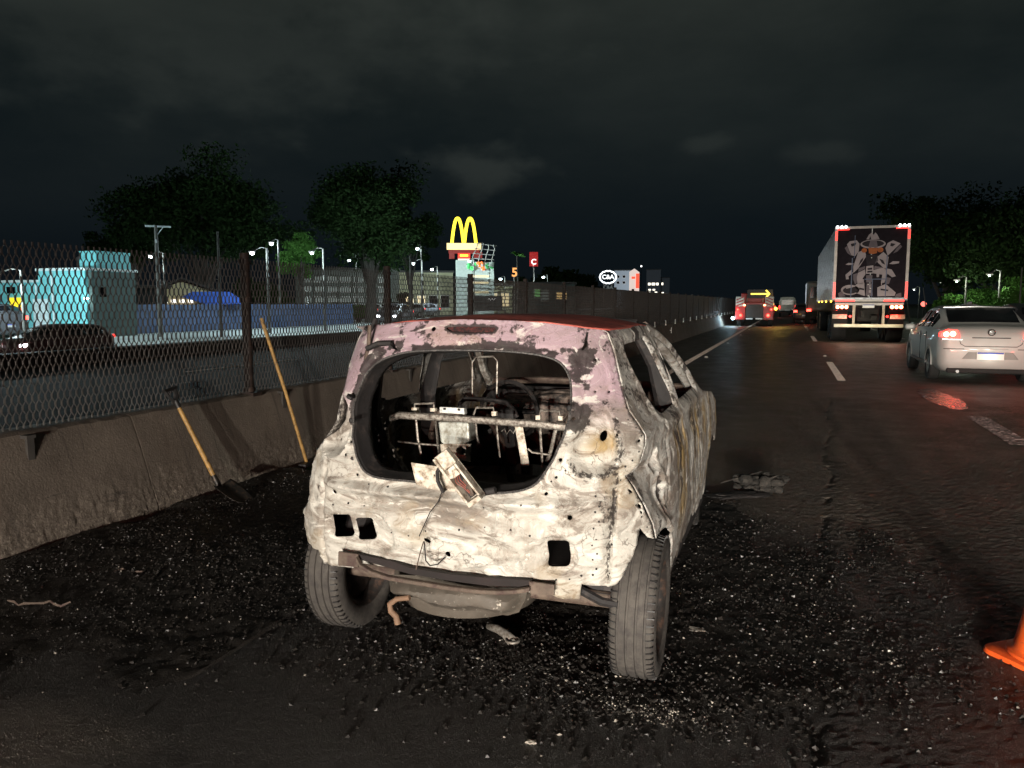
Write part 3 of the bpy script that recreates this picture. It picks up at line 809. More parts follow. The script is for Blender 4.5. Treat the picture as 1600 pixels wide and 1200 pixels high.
CREASE = [(0.623, 0.856), (0.621, 0.785), (0.617, 0.691), (0.608, 0.582), (0.599, 0.461)]
CHAN = [(0.464, 1.316), (0.484, 1.299), (0.495, 1.192), (0.499, 1.1), (0.486, 1.036), (0.458, 1.05), (0.466, 1.101), (0.461, 1.193), (0.444, 1.252), (0.425, 1.288)]
CHAN_L = [(-0.433, 1.308), (-0.385, 1.296), (-0.407, 1.254), (-0.45, 1.184), (-0.481, 1.098), (-0.484, 1.008), (-0.506, 1.057), (-0.508, 1.134), (-0.489, 1.221)]
VEE = [[(-0.218, 0.569), (-0.126, 0.531), (-0.026, 0.49)], [(-0.065, 0.596), (-0.0, 0.582), (0.06, 0.573)], [(0.027, 0.469), (0.159, 0.513), (0.337, 0.552)]]
RUSTSTRIP = [(-0.629, 0.762), (-0.64, 0.688), (-0.674, 0.611), (-0.694, 0.544)]
TOPSEAM = [(-0.393, 1.317), (-0.234, 1.318), (-0.034, 1.327), (0.186, 1.326), (0.343, 1.316), (0.45, 1.302)]
HEADER_SOOT = [(-0.357, 1.31), (-0.087, 1.314), (0.077, 1.332), (0.186, 1.331), (0.319, 1.311), (0.409, 1.274)]
SEAM_R = [(0.482, 1.335), (0.523, 1.314), (0.553, 1.26), (0.576, 1.188), (0.585, 1.136)]
def rear_surf(u, v):
    y = yr(u, v)
    h = np.zeros_like(u)                                   # + is inwards (forward), - outwards
    for b in (BOWL, BOWL_L):
        i = inpoly(u, v, b); d = dline(u, v, b, True)
        h += np.where(i,   .056 * sstep(0, .034, d) + .006 * fbm(u * 30, v * 30), 0)
        h += np.where(~i, -.006 * np.exp(-(d / .012) ** 2), 0)
    for p in PADS:
        i = inpoly(u, v, p); d = dline(u, v, p, True)
        h += np.where(i, .018 * sstep(0, .016, d), 0)
    for hh in HOLES: h -= .004 * np.exp(-(dline(u, v, hh, True) / .008) ** 2)
    dc = dline(u, v, CREASE); right = u > np.interp(v, [p[1] for p in CREASE][::-1], [p[0] for p in CREASE][::-1])
    zone = sstep(.88, .84, v)
    h += zone * (.030 * np.exp(-(dc / .011) ** 2) + np.where(right, -.012 * sstep(.0, .03, dc), 0))
    lx = -.60; dl = np.abs(u - lx)
    h += zone * .012 * np.exp(-(dl / .010) ** 2)
    for p in VEE: h -= .012 * np.exp(-(dline(u, v, p) / .007) ** 2)
    h += .004 * np.exp(-(dline(u, v, TOPSEAM) / .007) ** 2)
    h -= .008 * np.exp(-(dline(u, v, SEAM_R) / .006) ** 2)
    for c, k in ((CHAN, .022), (CHAN_L, .018)):
        i = inpoly(u, v, c); h += np.where(i, k * sstep(0, .02, dline(u, v, c, True)), 0)
    od = dline(u, v, OPEN, True)
    h -= .006 * np.exp(-((od - .005) / .005) ** 2)          # rolled lip round the opening
    h += .006 * np.exp(-((od - .026) / .006) ** 2)
    core = sstep(.66, .50, np.abs(u))
    h += core * (-.034 * np.exp(-((v - .762) / .020) ** 2) + .018 * np.exp(-((v - .712) / .018) ** 2) - .016 * np.exp(-((v - .640) / .03) ** 2) + .014 * np.exp(-((v - .56) / .022) ** 2))
    low = sstep(1.25, .85, v)
    hd = np.full_like(u, 9.)
    for hh in HOLES: hd = np.minimum(hd, dline(u, v, hh, True))
    low = low * (1 - .85 * np.exp(-(hd / .05) ** 2))
    h += low * (.034 * (fbm(u * 3.6 + 3, v * 6.5, o=2) - .5) + .013 * (fbm(u * 9, v * 15 + 7, o=3) - .5)) + .004 * (fbm(u * 9, v * 9 + 31, o=3) - .5)
    # sharp creases where the sheet folded
    rd = 1 - np.abs(2 * fbm(u * 3.4 + 11, v * 5.2 + 2, o=3) - 1); rd2 = 1 - np.abs(2 * fbm(u * 8 + 5, v * 10, o=3) - 1)
    h -= low * (.012 * sstep(.80, 1.0, rd) ** 2 + .007 * sstep(.82, 1.0, rd2) ** 2)
    # ripples of buckled sheet
    h += low * core * -.006 * np.sin(v * 95 + 9 * fbm(u * 4, v * 3)) * sstep(.45, .7, fbm(u * 3 + 8, v * 3))
    for p, r in _h: h += .003 * np.exp(-(np.hypot(u - p[0], v - p[1]) / (r * 2.2)) ** 4)
    return u, y + h, v
def rear_stain_shade(u, v):
    n = fbm(u * 5, v * 5, o=4) - .5
    pink = sstep(.93, 1.16, v + n * .22)
    soot_shade = 1.1 * np.exp(-(dline(u, v, HEADER_SOOT) / .017) ** 2) * sstep(.38, .50, fbm(u * 18, v * 18 + 3))
    soot_shade += .85 * np.where(inpoly(u, v, CHAN), 1, np.exp(-(dline(u, v, CHAN, True) / .02) ** 2)) * sstep(.25, .5, fbm(u * 14, v * 14))
    soot_shade += .85 * np.where(inpoly(u, v, CHAN_L), 1, np.exp(-(dline(u, v, CHAN_L, True) / .015) ** 2))
    soot_shade += .9 * np.exp(-(dline(u, v, SLOT, True) / .012) ** 2) + .5 * sstep(.58, .64, fbm(u * 22 + 2, v * 22)) * sstep(1.05, 1.3, v)
    soot_shade += .62 * np.exp(-(dline(u, v, BOWL, True) / .020) ** 2) * sstep(.30, .55, fbm(u * 11, v * 11 + 9))  # dark bowl edge: shading painted in together with soot
    soot_shade += .62 * np.exp(-(dline(u, v, CREASE) / .008) ** 2)  # the groove's shadow along the crease, painted as a dark line
    soot_shade += .5 * np.exp(-(dline(u, v, RUSTSTRIP) / .007) ** 2) + .35 * np.exp(-(np.abs(u - .585) / .035) ** 2) * sstep(.85, .78, v) * sstep(.40, .58, fbm(u * 20, v * 6))
    soot_shade += .55 * np.exp(-(dline(u, v, OPEN, True) / .010) ** 2) * sstep(.40, .55, fbm(u * 16 + 4, v * 16))
    bi = inpoly(u, v, BOWL)
    ochre = np.where(bi, 1.3 * np.exp(-(((u - .56) / .06) ** 2 + ((v - .965) / .035) ** 2)), 0) + .28 * sstep(.60, .70, fbm(u * 6 + 30, v * 6))
    return pink, np.clip(soot_shade, 0, 1), np.clip(ochre, 0, 1)
sheet('rear_panel', REAR, [OPEN] + HOLES + SMALL + [SOCKET, SLOT, SLIT, GAP] + FLAN, rear_surf, .0085, [m_burn, m_soot], wreck, .003, rear_stain_shade)

# weather strip and inner jamb round the tailgate opening
def on_rear(p, off=0): 
    u, y, v = rear_surf(np.array([p[0]]), np.array([p[1]])); return (float(u[0]), float(y[0]) + off, float(v[0]))
loopc = np.array([(.03, 1.07)])
lip = resample(OPEN, .018)
MB().tube([on_rear(p, -.002) for p in lip], .0048, 6, closed=True).build('opening_seal', mat('seal_rim', (.09, .08, .075), .6, var=.6, scale=60, dirt=(.02, .02, .02), dirt_amt=.8), wreck, True)
V = []; F = []; n = len(lip); K = 5
for k in range(K + 1):
    a = k / K
    for p in lip:
        q = on_rear(p, .004)
        c = np.array([.0, q[1], 1.06]); s_ = 1 - .045 * a ** 1.5
        V.append(((q[0] - c[0]) * s_ + c[0], q[1] + .10 * a, (q[2] - c[2]) * s_ + c[2]))
for k in range(K):
    for i in range(n): F.append((k * n + i, k * n + (i + 1) % n, (k + 1) * n + (i + 1) % n, (k + 1) * n + i))
o = MB().add(V, F).build('opening_jamb', m_soot, wreck, True); md = o.modifiers.new('t', 'SOLIDIFY'); md.thickness = .003

k = MB()
for ln_ in ([(0.564, 0.791), (0.565, 0.733), (0.562, 0.673), (0.56, 0.612), (0.558, 0.551), (0.556, 0.488)], [(0.58, 0.755), (0.578, 0.696), (0.574, 0.635), (0.573, 0.574), (0.569, 0.513)], [(-0.773, 0.844), (-0.782, 0.777), (-0.797, 0.725)], [(0.65, 0.885), (0.671, 0.904), (0.688, 0.932), (0.688, 0.987), (0.668, 1.019), (0.642, 1.053)], [(0.672, 0.787), (0.693, 0.739), (0.712, 0.692), (0.728, 0.644)],
            [(-0.252, 0.589), (-0.166, 0.59), (-0.087, 0.619), (0.056, 0.639), (0.162, 0.66), (0.265, 0.66), (0.339, 0.644)], [(-0.366, 0.691), (-0.445, 0.692), (-0.526, 0.675)], [(0.519, 0.49), (0.478, 0.477), (0.431, 0.475)], [(-0.339, 0.783), (-0.25, 0.781), (0.162, 0.739), (0.313, 0.763), (0.408, 0.845), (0.454, 0.884)], [(0.639, 0.838), (0.63, 0.725), (0.62, 0.604), (0.608, 0.482)]):
    for p in ln_:
        q = on_rear(p, -.0035); r_ = random.uniform(.0028, .0048)
        k.lathe([(r_, .0), (r_ * .7, -.001), (.0003, -.0012)], 8, q, 'Y')
k.build('spot_welds', m_soot, wreck, kind='stuff')
MB().prism([(p[0], p[1]) for p in SLOT], lambda a, b, q: (a, float(yr(np.array([a]), np.array([b]))[0]) + .016 + q, b), .01).build('lamp_recess', mat('scorched_red', (.09, .02, .018), .7, var=.6, scale=30, dirt=(.01, .008, .008), dirt_amt=.9), wreck)
# -- sides
RB = sorted([(z, x) for x, z in REAR if x > .45 and z > .58 and (x, z) not in REAR[22:26]])
rbz = np.array([a for a, b in RB]); rbx = np.array([b for a, b in RB])
LB = sorted([(z, x) for x, z in REAR if x < -.53 and z > .50])
lbz = np.array([a for a, b in LB]); lbx = np.array([b for a, b in LB])
WIN_R = [(.20, 1.29), (.24, 1.325), (.66, 1.335), (.80, 1.03), (.79, 1.01), (.44, 1.01), (.33, 1.05), (.27, 1.12)]
WIN_F = [(.87, 1.335), (1.00, 1.33), (1.26, 1.25), (1.48, 1.12), (1.60, 1.01), (.95, 1.01), (.91, 1.04)]
def side_xy(sgn):
    bz, bx = (rbz, rbx) if sgn > 0 else (lbz, -lbx)
    by = np.array([float(yr(np.array([sgn * x]), np.array([z]))[0]) for z, x in zip(bz, bx)])
    def f(y, z):
        x0 = np.interp(z, bz, bx); y0 = np.interp(z, bz, by)
        d = x0 - xs(y0, z); x = xs(y, z) + d * (1 - sstep(0, .55, y - y0))
        return x
    return f, bz, by
def side_outline(bz, by):
    o = [(y, z) for z, y in zip(bz[::-1], by[::-1])]          # down the corner edge
    ztip = o[-1][1]
    o += [(.31 * math.sin(R_(a)) + .02, .29 + .315 * math.cos(R_(a))) for a in range(16, 88, 8)]
    o += [(.335, .27), (.36, .235), (1.95, .235), (1.98, .29)]
    o += [(2.305 + .325 * math.cos(R_(180 - a)), .29 + .325 * math.sin(R_(a))) for a in range(8, 140, 12)]
    o += [(2.74, .56), (2.84, .62), (2.72, .80), (2.40, .90), (1.85, .965), (1.60, 1.09), (1.34, 1.25), (1.12, 1.355), (.95, 1.392), (.4, 1.402), (.02, 1.398)]
    return o
def make_side(sgn):
    fx, bz, by = side_xy(sgn)
    out = side_outline(bz, by)
    wr_, wf_ = WIN_R, WIN_F
    FUEL = circle(.14, .86, .045, 14) if sgn > 0 else None
    DH = circle(1.55, .90, .05, 14, .022)
    DOOR1 = [(.30, .78), (.40, .98), (.44, 1.37)]; DOOR2 = [(.84, .28), (.84, 1.36)]; DOORB = [(.50, .30), (.37, .50), (.30, .78)]
    def surf(y, z):
        x = fx(y, z); h = np.zeros_like(y)
        for d in (DOOR1, DOOR2, DOORB): h -= .010 * np.exp(-(dline(y, z, d) / .007) ** 2)
        r = np.hypot(y, z - .29)
        h += .022 * np.exp(-((r - .345) / .030) ** 2) * (z < .85) * sstep(-.02, .08, y)
        h -= .016 * np.exp(-((r - .46) / .05) ** 2) * sstep(-.02, .1, y) * (z < .8)
        for wdw in (wr_, wf_):
            dw = dline(y, z, wdw, True); h -= .012 * np.exp(-(dw / .016) ** 2); h += .006 * np.exp(-((dw - .035) / .012) ** 2)
        h += .010 * np.exp(-((z - .955) / .02) ** 2) * sstep(.15, .4, y)
        low = sstep(1.05, .85, z)
        h += low * (.018 * (fbm(y * 3.3 + sgn * 9, z * 3.0, o=3) - .5) + .010 * (fbm(y * 12, z * 9 + 5, o=3) - .5)) * sstep(.0, .2, y) + .004 * (fbm(y * 14, z * 14 + 9, o=3) - .5)
        rd = 1 - np.abs(2 * fbm(y * 5 + 2 * fbm(y * 2, z * 3) + sgn, z * 1.6, o=3) - 1)
        h -= low * .006 * sstep(.82, 1.0, rd) ** 2
        if sgn > 0:
            d = np.hypot((y - .19) / .055, (z - .675) / .12); h -= .020 * sstep(1.0, .75, d); h += .010 * np.exp(-((d - 1.15) / .15) ** 2)
            d = np.hypot(y - .14, z - .86); h -= .020 * sstep(.052, .040, d); h += .006 * np.exp(-((d - .06) / .010) ** 2)
        return sgn * (x + h), y, z
    def stain(y, z):
        w = fbm(y * 7 + 2.5 * fbm(y * 3, z * 2), z * 1.3 + 4, o=4)
        ochre = sstep(.52, .62, w) * sstep(.35, .55, z) * sstep(1.0, .88, z) * sstep(.1, .25, y)
        soot_shade = .42 * sstep(.97, 1.05, z) * sstep(.30, .5, fbm(y * 6, z * 6 + 8)) + .55 * sstep(.55, .68, fbm(y * 8 + 40, z * 2.2))
        soot_shade = soot_shade + .5 * np.exp(-(dline(y, z, DOOR1 ) / .012) ** 2)
        if sgn > 0: soot_shade = soot_shade + .85 * sstep(1.02, .85, np.hypot((y - .19) / .055, (z - .675) / .12))
        pink = sstep(1.3, 1.42, z) * .6 * (y < .2)
        return pink, np.clip(soot_shade, 0, 1), np.clip(ochre, 0, 1)
    return sheet('side_panel', out, [wr_, wf_] + [circle(.14, .865, .016, 8)] * (sgn > 0) + [circle(1.55, .90, .03, 8, .012)], surf, .011 if sgn > 0 else .024, [m_side, m_soot], wreck, .004 if sgn < 0 else -.004, stain)
make_side(1); make_side(-1)

# -- roof, pillars, scuttle, bonnet
def roof_surf(x, y):
    w = np.interp(y, [-.1, .1, .9, 1.1], [.60, .56, .545, .52]); wl = w * 1.02
    a = np.clip(np.abs(x) / np.where(x > 0, w, wl), 0, 1.2)
    back = np.interp(np.abs(x), [0, .3, .56], [1.431, 1.427, 1.392])
    top = 1.398 + .052 * (1 - a ** 2.4) - .05 * sstep(.7, 1.15, y) * (1 - a * .5)
    k = sstep(-.10, .25, y)
    z = back * (1 - k) + top * k
    z = z + (.010 * (fbm(x * 3.3, y * 3.3 + 12, o=3) - .5)) * k
    return x, y, z
ROOF = [(-.48, .05), (-.44, -.03), (-.25, -.066), (0, -.070), (.3, -.064), (.47, -.035), (.545, .02), (.56, .2), (.545, .95), (.50, 1.08), (-.50, 1.08), (-.545, .95), (-.53, .25)]
def roof_stain(x, y):
    n = fbm(x * 4, y * 4, o=4)
    return np.ones_like(x) * .8, sstep(.5, .62, n) * .6, np.zeros_like(x)
t = NT('scorched_red_roof'); v = t.coord()
c = t.mix(t.rng(t.noise(v, 4, 7, .65), .35, .65), (.34, .045, .03), (.48, .12, .09)); c = t.mix(t.rng(t.noise(v, 18, 7, .7), .55, .65, 0, .7), c, (.06, .02, .02))
t.color(c); t.rough(.6); t.bump(t.noise(v, 30, 6), .4, .004)
sheet('roof', ROOF, [], roof_surf, .03, [t.m, m_soot], wreck, .004, roof_stain)
for s in (-1, 1):
    MB().tube([(s * .50, 1.05, 1.375), (s * .56, 1.33, 1.245), (s * .63, 1.60, 1.09), (s * .67, 1.86, .955)], [.034, .034, .036, .045], 8, flat=.7).build('windscreen_pillar', m_side if s > 0 else m_burn, wreck, True)
    MB().tube([(s * .515, .80, 1.36), (s * .60, .83, 1.20), (s * .655, .84, 1.0), (s * .65, .84, .7), (s * .65, .84, .32)], [.035, .042, .055, .06, .06], 8, flat=.55).build('door_pillar', m_soot, wreck, True)
    MB().tube([(s * .48, .06, 1.35), (s * .56, .14, 1.2), (s * .625, .20, 1.0), (s * .60, .22, .75)], [.03, .04, .05, .06], 8, flat=.5).build('quarter_pillar', m_soot, wreck, True)
    MB().tube([(s * .46, .03, 1.372), (s * .49, .5, 1.385), (s * .50, 1.06, 1.372)], .026, 8).build('roof_rail', m_soot, wreck, True)
MB().tube([(-.5, .84, 1.40), (0, .84, 1.425), (.5, .84, 1.40)], .022, 8, flat=.5).tube([(-.5, 1.06, 1.36), (0, 1.07, 1.385), (.5, 1.06, 1.36)], .024, 8, flat=.6).build('roof_bow', m_soot, wreck, True)
def bonnet(u, v):
    return u, v, np.interp(v, [1.8, 2.0, 2.5, 2.8, 2.86], [.965, .95, .87, .76, .66]) + .03 * (1 - (u / .7) ** 2) + .03 * (fbm(u * 3, v * 3, o=3) - .5)
sheet('bonnet', [(-.66, 1.86), (.66, 1.86), (.68, 2.4), (.6, 2.8), (-.6, 2.8), (-.68, 2.4)], [], bonnet, .06, [m_side, m_soot], wreck, .004, lambda u, v: (u * 0, sstep(.4, .6, fbm(u * 4, v * 4)), u * 0))
def lumpy(name, c, d, m, seed, amp=.25, n=18, parent=None):
    b = MB().sphere((0, 0, 0), 1, n * 2)
    P_ = np.array(b.v); r = 1 + amp * 2 * (fbm(P_[:, 0] * 2.2 + seed, P_[:, 1] * 2.2, P_[:, 2] * 2.2, 4) - .5)
    P_ = np.sign(P_) * np.abs(P_) ** .6 * r[:, None] * np.array(d)[None] * .8 + np.array(c)[None]
    b.v = [tuple(p) for p in P_]
    return b.build(name, m, parent, True)
m_dash = mat('charred_dash', (.03, .027, .026), .8, var=.7, scale=7, dirt=(.22, .17, .14), dirt_amt=.75, bump=.6, bscale=30, bdist=.01)
lumpy('dashboard', (0.0, 1.56, .80), (.66, .20, .17), m_dash, 4, .6, 22, wreck)
lumpy('charred_wiring', (.30, 1.30, .80), (.24, .16, .14), m_dash, 9, .7, 16, wreck)
MB().box((0, 1.80, .70), (1.36, .05, .52)).build('firewall', m_soot, wreck)
MB().tube([(-.66, 1.78, .985), (-.3, 1.80, 1.0), (.3, 1.80, 1.0), (.66, 1.78, .985)], .022, 8).build('scuttle', m_rust, wreck, True)
fl = MB().box((0, .95, .30), (1.40, 1.9, .04)).box((0, -.02, .50), (1.0, .52, .04)).box((0, .22, .40), (1.06, .04, .24))
for s in (-1, 1): fl.box((s * .69, 1.1, .33), (.09, 1.7, .16))
fl.build('floor_pan', m_soot, wreck)
for s in (-1, 1):
    V = []; F = []
    for i in range(17):
        a = math.pi * i / 16
        for xw in (.50, .66): V.append((s * xw,   .12 - .29 * math.cos(a), .40 + .25 * math.sin(a)))
    for i in range(16): F.append((2 * i, 2 * i + 1, 2 * i + 3, 2 * i + 2))
    F.append(tuple(range(0, 34, 2)))
    o = MB().add(V, F).build('wheel_housing', m_soot, wreck, True)

# -- seats
def rod(pts, r, name, m, n=8, flat=1.0, up=None, par=None): return MB().tube(pts, r, n, flat=flat, up=up).build(name, m, par or wreck, True)
m_seat = mat('seat_steel', (.34, .31, .27), .5, .6, var=.3, scale=25, dirt=(.08, .06, .05), dirt_amt=.7)
rs = MB().tube([(-0.453, 0.22, 0.682), (-0.526, 0.22, 0.779), (-0.573, 0.22, 0.844), (-0.575, 0.22, 0.912), (-0.554, 0.22, 0.956), (-0.503, 0.22, 0.974), (-0.251, 0.22, 0.974), (0.002, 0.22, 0.97), (0.183, 0.22, 0.968), (0.313, 0.22, 0.961)], .017, 8, flat=.8)
rsf = rs.build('rear_seat_frame', m_seat, wreck, True)
for pts, r in (([(-0.42, 0.23, 0.958), (-0.412, 0.23, 0.867), (-0.396, 0.23, 0.792)], .006), ([(-0.118, 0.23, 0.968), (-0.112, 0.23, 0.9), (-0.103, 0.23, 0.859)], .006), ([(-0.015, 0.23, 0.964), (-0.008, 0.23, 0.877), (0.001, 0.23, 0.804)], .005), ([(0.192, 0.23, 0.955), (0.198, 0.23, 0.861), (0.205, 0.23, 0.774)], .006), ([(0.266, 0.23, 0.957), (0.246, 0.23, 0.864), (0.225, 0.23, 0.799)], .009)):
    rod(pts, r, 'wire', m_seat, 6, par=rsf)
rod([(-0.32, 0.235, 0.963), (-0.311, 0.235, 0.857), (-0.302, 0.235, 0.791)], .013, 'bar', m_seat, 6, .4, par=rsf)
rod([(0.088, 0.235, 0.958), (0.103, 0.235, 0.883), (0.122, 0.235, 0.773)], .019, 'bar', m_pale, 6, .35, up=(1, 0, 0), par=rsf)
rod([(-0.161, 0.235, 0.962), (-0.155, 0.235, 0.912), (-0.152, 0.235, 0.867)], .012, 'bar', m_seat, 6, .4, par=rsf)
rod([(-0.509, 0.215, 0.849), (-0.414, 0.215, 0.845), (-0.292, 0.215, 0.844)], .0045, 'wire', m_seat, 6, par=rsf)
rod([(0.14, 0.215, 0.857), (0.161, 0.215, 0.841), (0.209, 0.215, 0.838), (0.251, 0.215, 0.835)], .0045, 'wire', m_seat, 6, par=rsf)
for pts in ([(-0.009, 0.28, 0.916), (0.004, 0.28, 0.929), (0.016, 0.28, 0.905), (0.032, 0.28, 0.927), (0.048, 0.28, 0.91), (0.06, 0.28, 0.932)],): rod(pts, .003, 'spring', m_seat, 5, par=rsf)
mb_ = MB(); q = [(-0.294, 0.2, 0.957), (-0.14, 0.2, 0.962), (-0.137, 0.2, 0.874), (-0.172, 0.2, 0.857), (-0.269, 0.2, 0.851), (-0.282, 0.2, 0.865)]
mb_.prism([(p[0], p[2]) for p in q], lambda a, b, d: (a, .20 + d, b), .10)
mb_.build('motor_box', mat('zinc_box', (.46, .47, .43), .5, .4, var=.25, scale=16, dirt=(.2, .18, .14), dirt_amt=.6), wreck, bevel=.008)
def frame_plate(name, outer, inner, y, m, d=.012):
    o_ = resample(outer, .02); sheet(name, o_, [inner], lambda u, v: (u, np.full_like(u, y), v), .02, [m], wreck, d, None, smooth=False)
frame_plate('motor_bracket', [(p[0], p[2]) for p in [(-0.277, 0.19, 0.855), (-0.127, 0.19, 0.865), (-0.131, 0.19, 0.782), (-0.169, 0.19, 0.788), (-0.271, 0.19, 0.772)]], smooth_loop([(p[0], p[2]) for p in [(-0.203, 0.19, 0.842), (-0.159, 0.19, 0.851), (-0.152, 0.19, 0.813), (-0.191, 0.19, 0.81)]], 1), .19, m_pale)
q = [(-0.311, 0.26, 1.017), (-0.188, 0.26, 1.017), (-0.185, 0.26, 0.987), (-0.204, 0.26, 0.989), (-0.223, 0.26, 0.985), (-0.269, 0.26, 0.989), (-0.312, 0.26, 0.99)]
o = MB().prism([(p[0], p[2]) for p in q], lambda a, b, d: (a, .26 + d, b), .03).build('white_connector', mat('zinc_white', (.62, .62, .58), .5, .2, var=.1, dirt=(.1, .1, .1)), wreck)
c1 = MB()
for p in [(-0.285, 0.257, 1.01), (-0.212, 0.257, 1.01)]: c1.box((p[0], .258, p[2]), (.012, .006, .010))
c1.build('slot', m_soot, o)
for a, b in ((650,676),(747,771),(845,876)):
    pass
for pts in ([(-0.432, 0.24, 0.999), (-0.431, 0.24, 1.029), (-0.331, 0.24, 1.037), (-0.332, 0.24, 1.007)], [(-0.131, 0.24, 0.992), (-0.118, 0.24, 1.026), (-0.034, 0.24, 1.029), (-0.031, 0.24, 0.997)], [(0.18, 0.24, 0.988), (0.192, 0.24, 1.028), (0.277, 0.24, 1.027), (0.283, 0.24, 0.993)]):
    rod(pts, .005, 'headrest_guide', m_seat, 6)
for pts in ([(-0.446, 0.235, 1.011), (-0.419, 0.235, 1.012), (-0.419, 0.235, 1.0), (-0.446, 0.235, 0.999)], [(-0.349, 0.235, 1.013), (-0.323, 0.235, 1.014), (-0.323, 0.235, 0.999), (-0.349, 0.235, 0.997)], [(-0.041, 0.235, 1.012), (-0.019, 0.235, 1.013), (-0.019, 0.235, 0.993), (-0.041, 0.235, 0.992)], [(0.169, 0.235, 1.005), (0.19, 0.235, 1.006), (0.19, 0.235, 0.986), (0.169, 0.235, 0.985)], [(0.273, 0.235, 1.007), (0.293, 0.235, 1.008), (0.293, 0.235, 0.989), (0.273, 0.235, 0.987)]):
    MB().prism([(p[0], p[2]) for p in pts], lambda a, b, d: (a, .235 + d, b), .02).build('clip', m_pale, wreck)
rod([(-0.43, 0.75, 0.935), (-0.422, 0.75, 0.97), (-0.392, 0.75, 0.996), (-0.235, 0.75, 0.995), (-0.156, 0.75, 0.982), (-0.117, 0.75, 0.95), (-0.1, 0.75, 0.911)], .013, 'front_seat_hoop', m_soot, 8)
rod([(-0.456, 1.0, 0.953), (-0.455, 1.0, 1.171), (-0.432, 1.0, 1.2), (-0.328, 1.0, 1.206), (-0.305, 1.0, 1.182), (-0.309, 1.0, 0.959)], .006, 'headrest_hoop', m_seat, 8)
q = [(-0.405, 0.72, 0.941), (-0.117, 0.72, 0.954), (-0.096, 0.72, 0.653), (-0.422, 0.72, 0.629)]
MB().prism([(p[0], p[2]) for p in q], lambda a, b, d: (a, .74 + d, b), .06).build('front_seat_back', m_soot, wreck, bevel=.02)
for x0 in (-.60, .12):
    fs = MB().tube([(x0, .90, .42), (x0 + .02, .72, .80), (x0 + .08, .66, .93), (x0 + .36, .66, .93), (x0 + .42, .72, .80), (x0 + .44, .90, .42)], .018, 8).box((x0 + .22, 1.12, .44), (.44, .44, .06))
    for k in range(4): fs.tube([(x0 + .02, .86 - .035 * k, .50 + .09 * k), (x0 + .42, .86 - .035 * k, .50 + .09 * k)], .004, 5)
    fs.build('front_seat_frame', m_rust, wreck, True)
MB().lathe([(.165, 0), (.178, .012), (.19, 0), (.178, -.012), (.165, 0)], 24, (-.34, 1.28, .86), 'Y').tube([(-.50, 1.285, .86), (-.18, 1.285, .86)], .012, 6).tube([(-.34, 1.30, .86), (-.34, 1.6, .80)], .022, 8).build('steering_wheel', m_soot, wreck, True)
MB().tube([(.52, 1.15, 1.02), (.56, 1.0, .86), (.60, .9, .6)], .012, 6).build('seat_belt_reel', m_rust, wreck, True)

# -- the tailgate latch carrier hanging over the sill
def tri_plate(name, px3, d, m, par=None):
    pass
tr = [(-0.004, -0.43, 0.939), (0.054, -0.43, 0.967), (0.188, -0.43, 0.81), (0.177, -0.43, 0.792), (0.142, -0.43, 0.77)]
a = Vector(tr[0]); b = Vector(tr[1]); e = Vector([(0.132, -0.4, 0.761)][0]); f_ = Vector([(0.178, -0.4, 0.802)][0])
U = ((e - a) + (f_ - b)) / 2; W = ((b - a) + (f_ - e)) / 2
ul, wl = U.length, W.length; Un = U.normalized(); Wn = (W - Un * W.dot(Un)).normalized(); Nn = Un.cross(Wn).normalized()
if Nn.y > 0: Nn = -Nn
org = (a + b) / 2
def T(u, w, n): return org + Un * (u * ul) + Wn * (w * wl) + Nn * n
def tbox(mb, u0, u1, w0, w1, n0, n1):
    vs = [T(u, w, n) for n in (n0, n1) for w in (w0, w1) for u in (u0, u1)]
    mb.add(vs, [(0, 2, 3, 1), (4, 5, 7, 6), (0, 1, 5, 4), (2, 6, 7, 3), (0, 4, 6, 2), (1, 3, 7, 5)])
k = MB(); tbox(k, 0, 1, -.5, .5, -.006, 0); tbox(k, 0, 1, -.54, -.38, 0, .045); tbox(k, .27, 1, .36, .5, 0, .040); tbox(k, .93, 1.02, -.5, .5, 0, .05); tbox(k, -.01, .27, -.5, .5, 0, .03)
lc = k.build('latch_carrier', m_pale, wreck, bevel=.003)
k = MB(); tbox(k, .30, .92, -.36, .34, .001, .006); k.build('tray', m_soot, lc)
k = MB(); tbox(k, .28, .46, -.10, .34, .006, .042); k.tube([T(.30, -.05, .03), T(.44, -.3, .035)], .016, 8); k.build('motor', m_pale, lc, True)
k = MB()
for j in range(3):
    k.tube([T(.45, -.2 + .14 * j, .02), T(.55, -.25 + .17 * j, .038), T(.68, -.12 + .10 * j, .03), T(.84, -.1 + .06 * j, .02)], .0016, 5)
k.build('red_wires', mat('red_wire', (.35, .09, .06), .5), lc, True)
k = MB(); 
for (u, w, r) in ((.72, .12, .014), (.80, .18, .010), (.62, .20, .012), (.86, .0, .010)): k.sphere(T(u, w, .02), r, 8)
k.tube([T(.60, .25, .02), T(.74, .30, .04), T(.86, .22, .045)], .006, 6)
k.build('latch_parts', m_rust, lc, True)
pl = [(-0.131, -0.375, 0.893), (-0.007, -0.375, 0.884), (0.062, -0.375, 0.843), (0.051, -0.375, 0.792), (-0.04, -0.375, 0.795), (-0.11, -0.375, 0.807)]
o_ = [(p[0], p[2]) for p in pl]
def latch_surf(u, v):
    c = np.array(o_).mean(0); i = dline(u, v, o_, True)
    return u, -.385 + .012 * sstep(.008, .02, i), v
sheet('latch_plate', o_, [circle(*np.array(o_).mean(0) + np.array([-.01, .012]), .004, 6)], latch_surf, .010, [m_pale], wreck, .003, None)
rod([(0.014, -0.42, 0.902), (-0.004, -0.42, 0.872), (-0.002, -0.42, 0.838), (0.021, -0.42, 0.796)], .008, 'latch_cable', m_soot, 6)
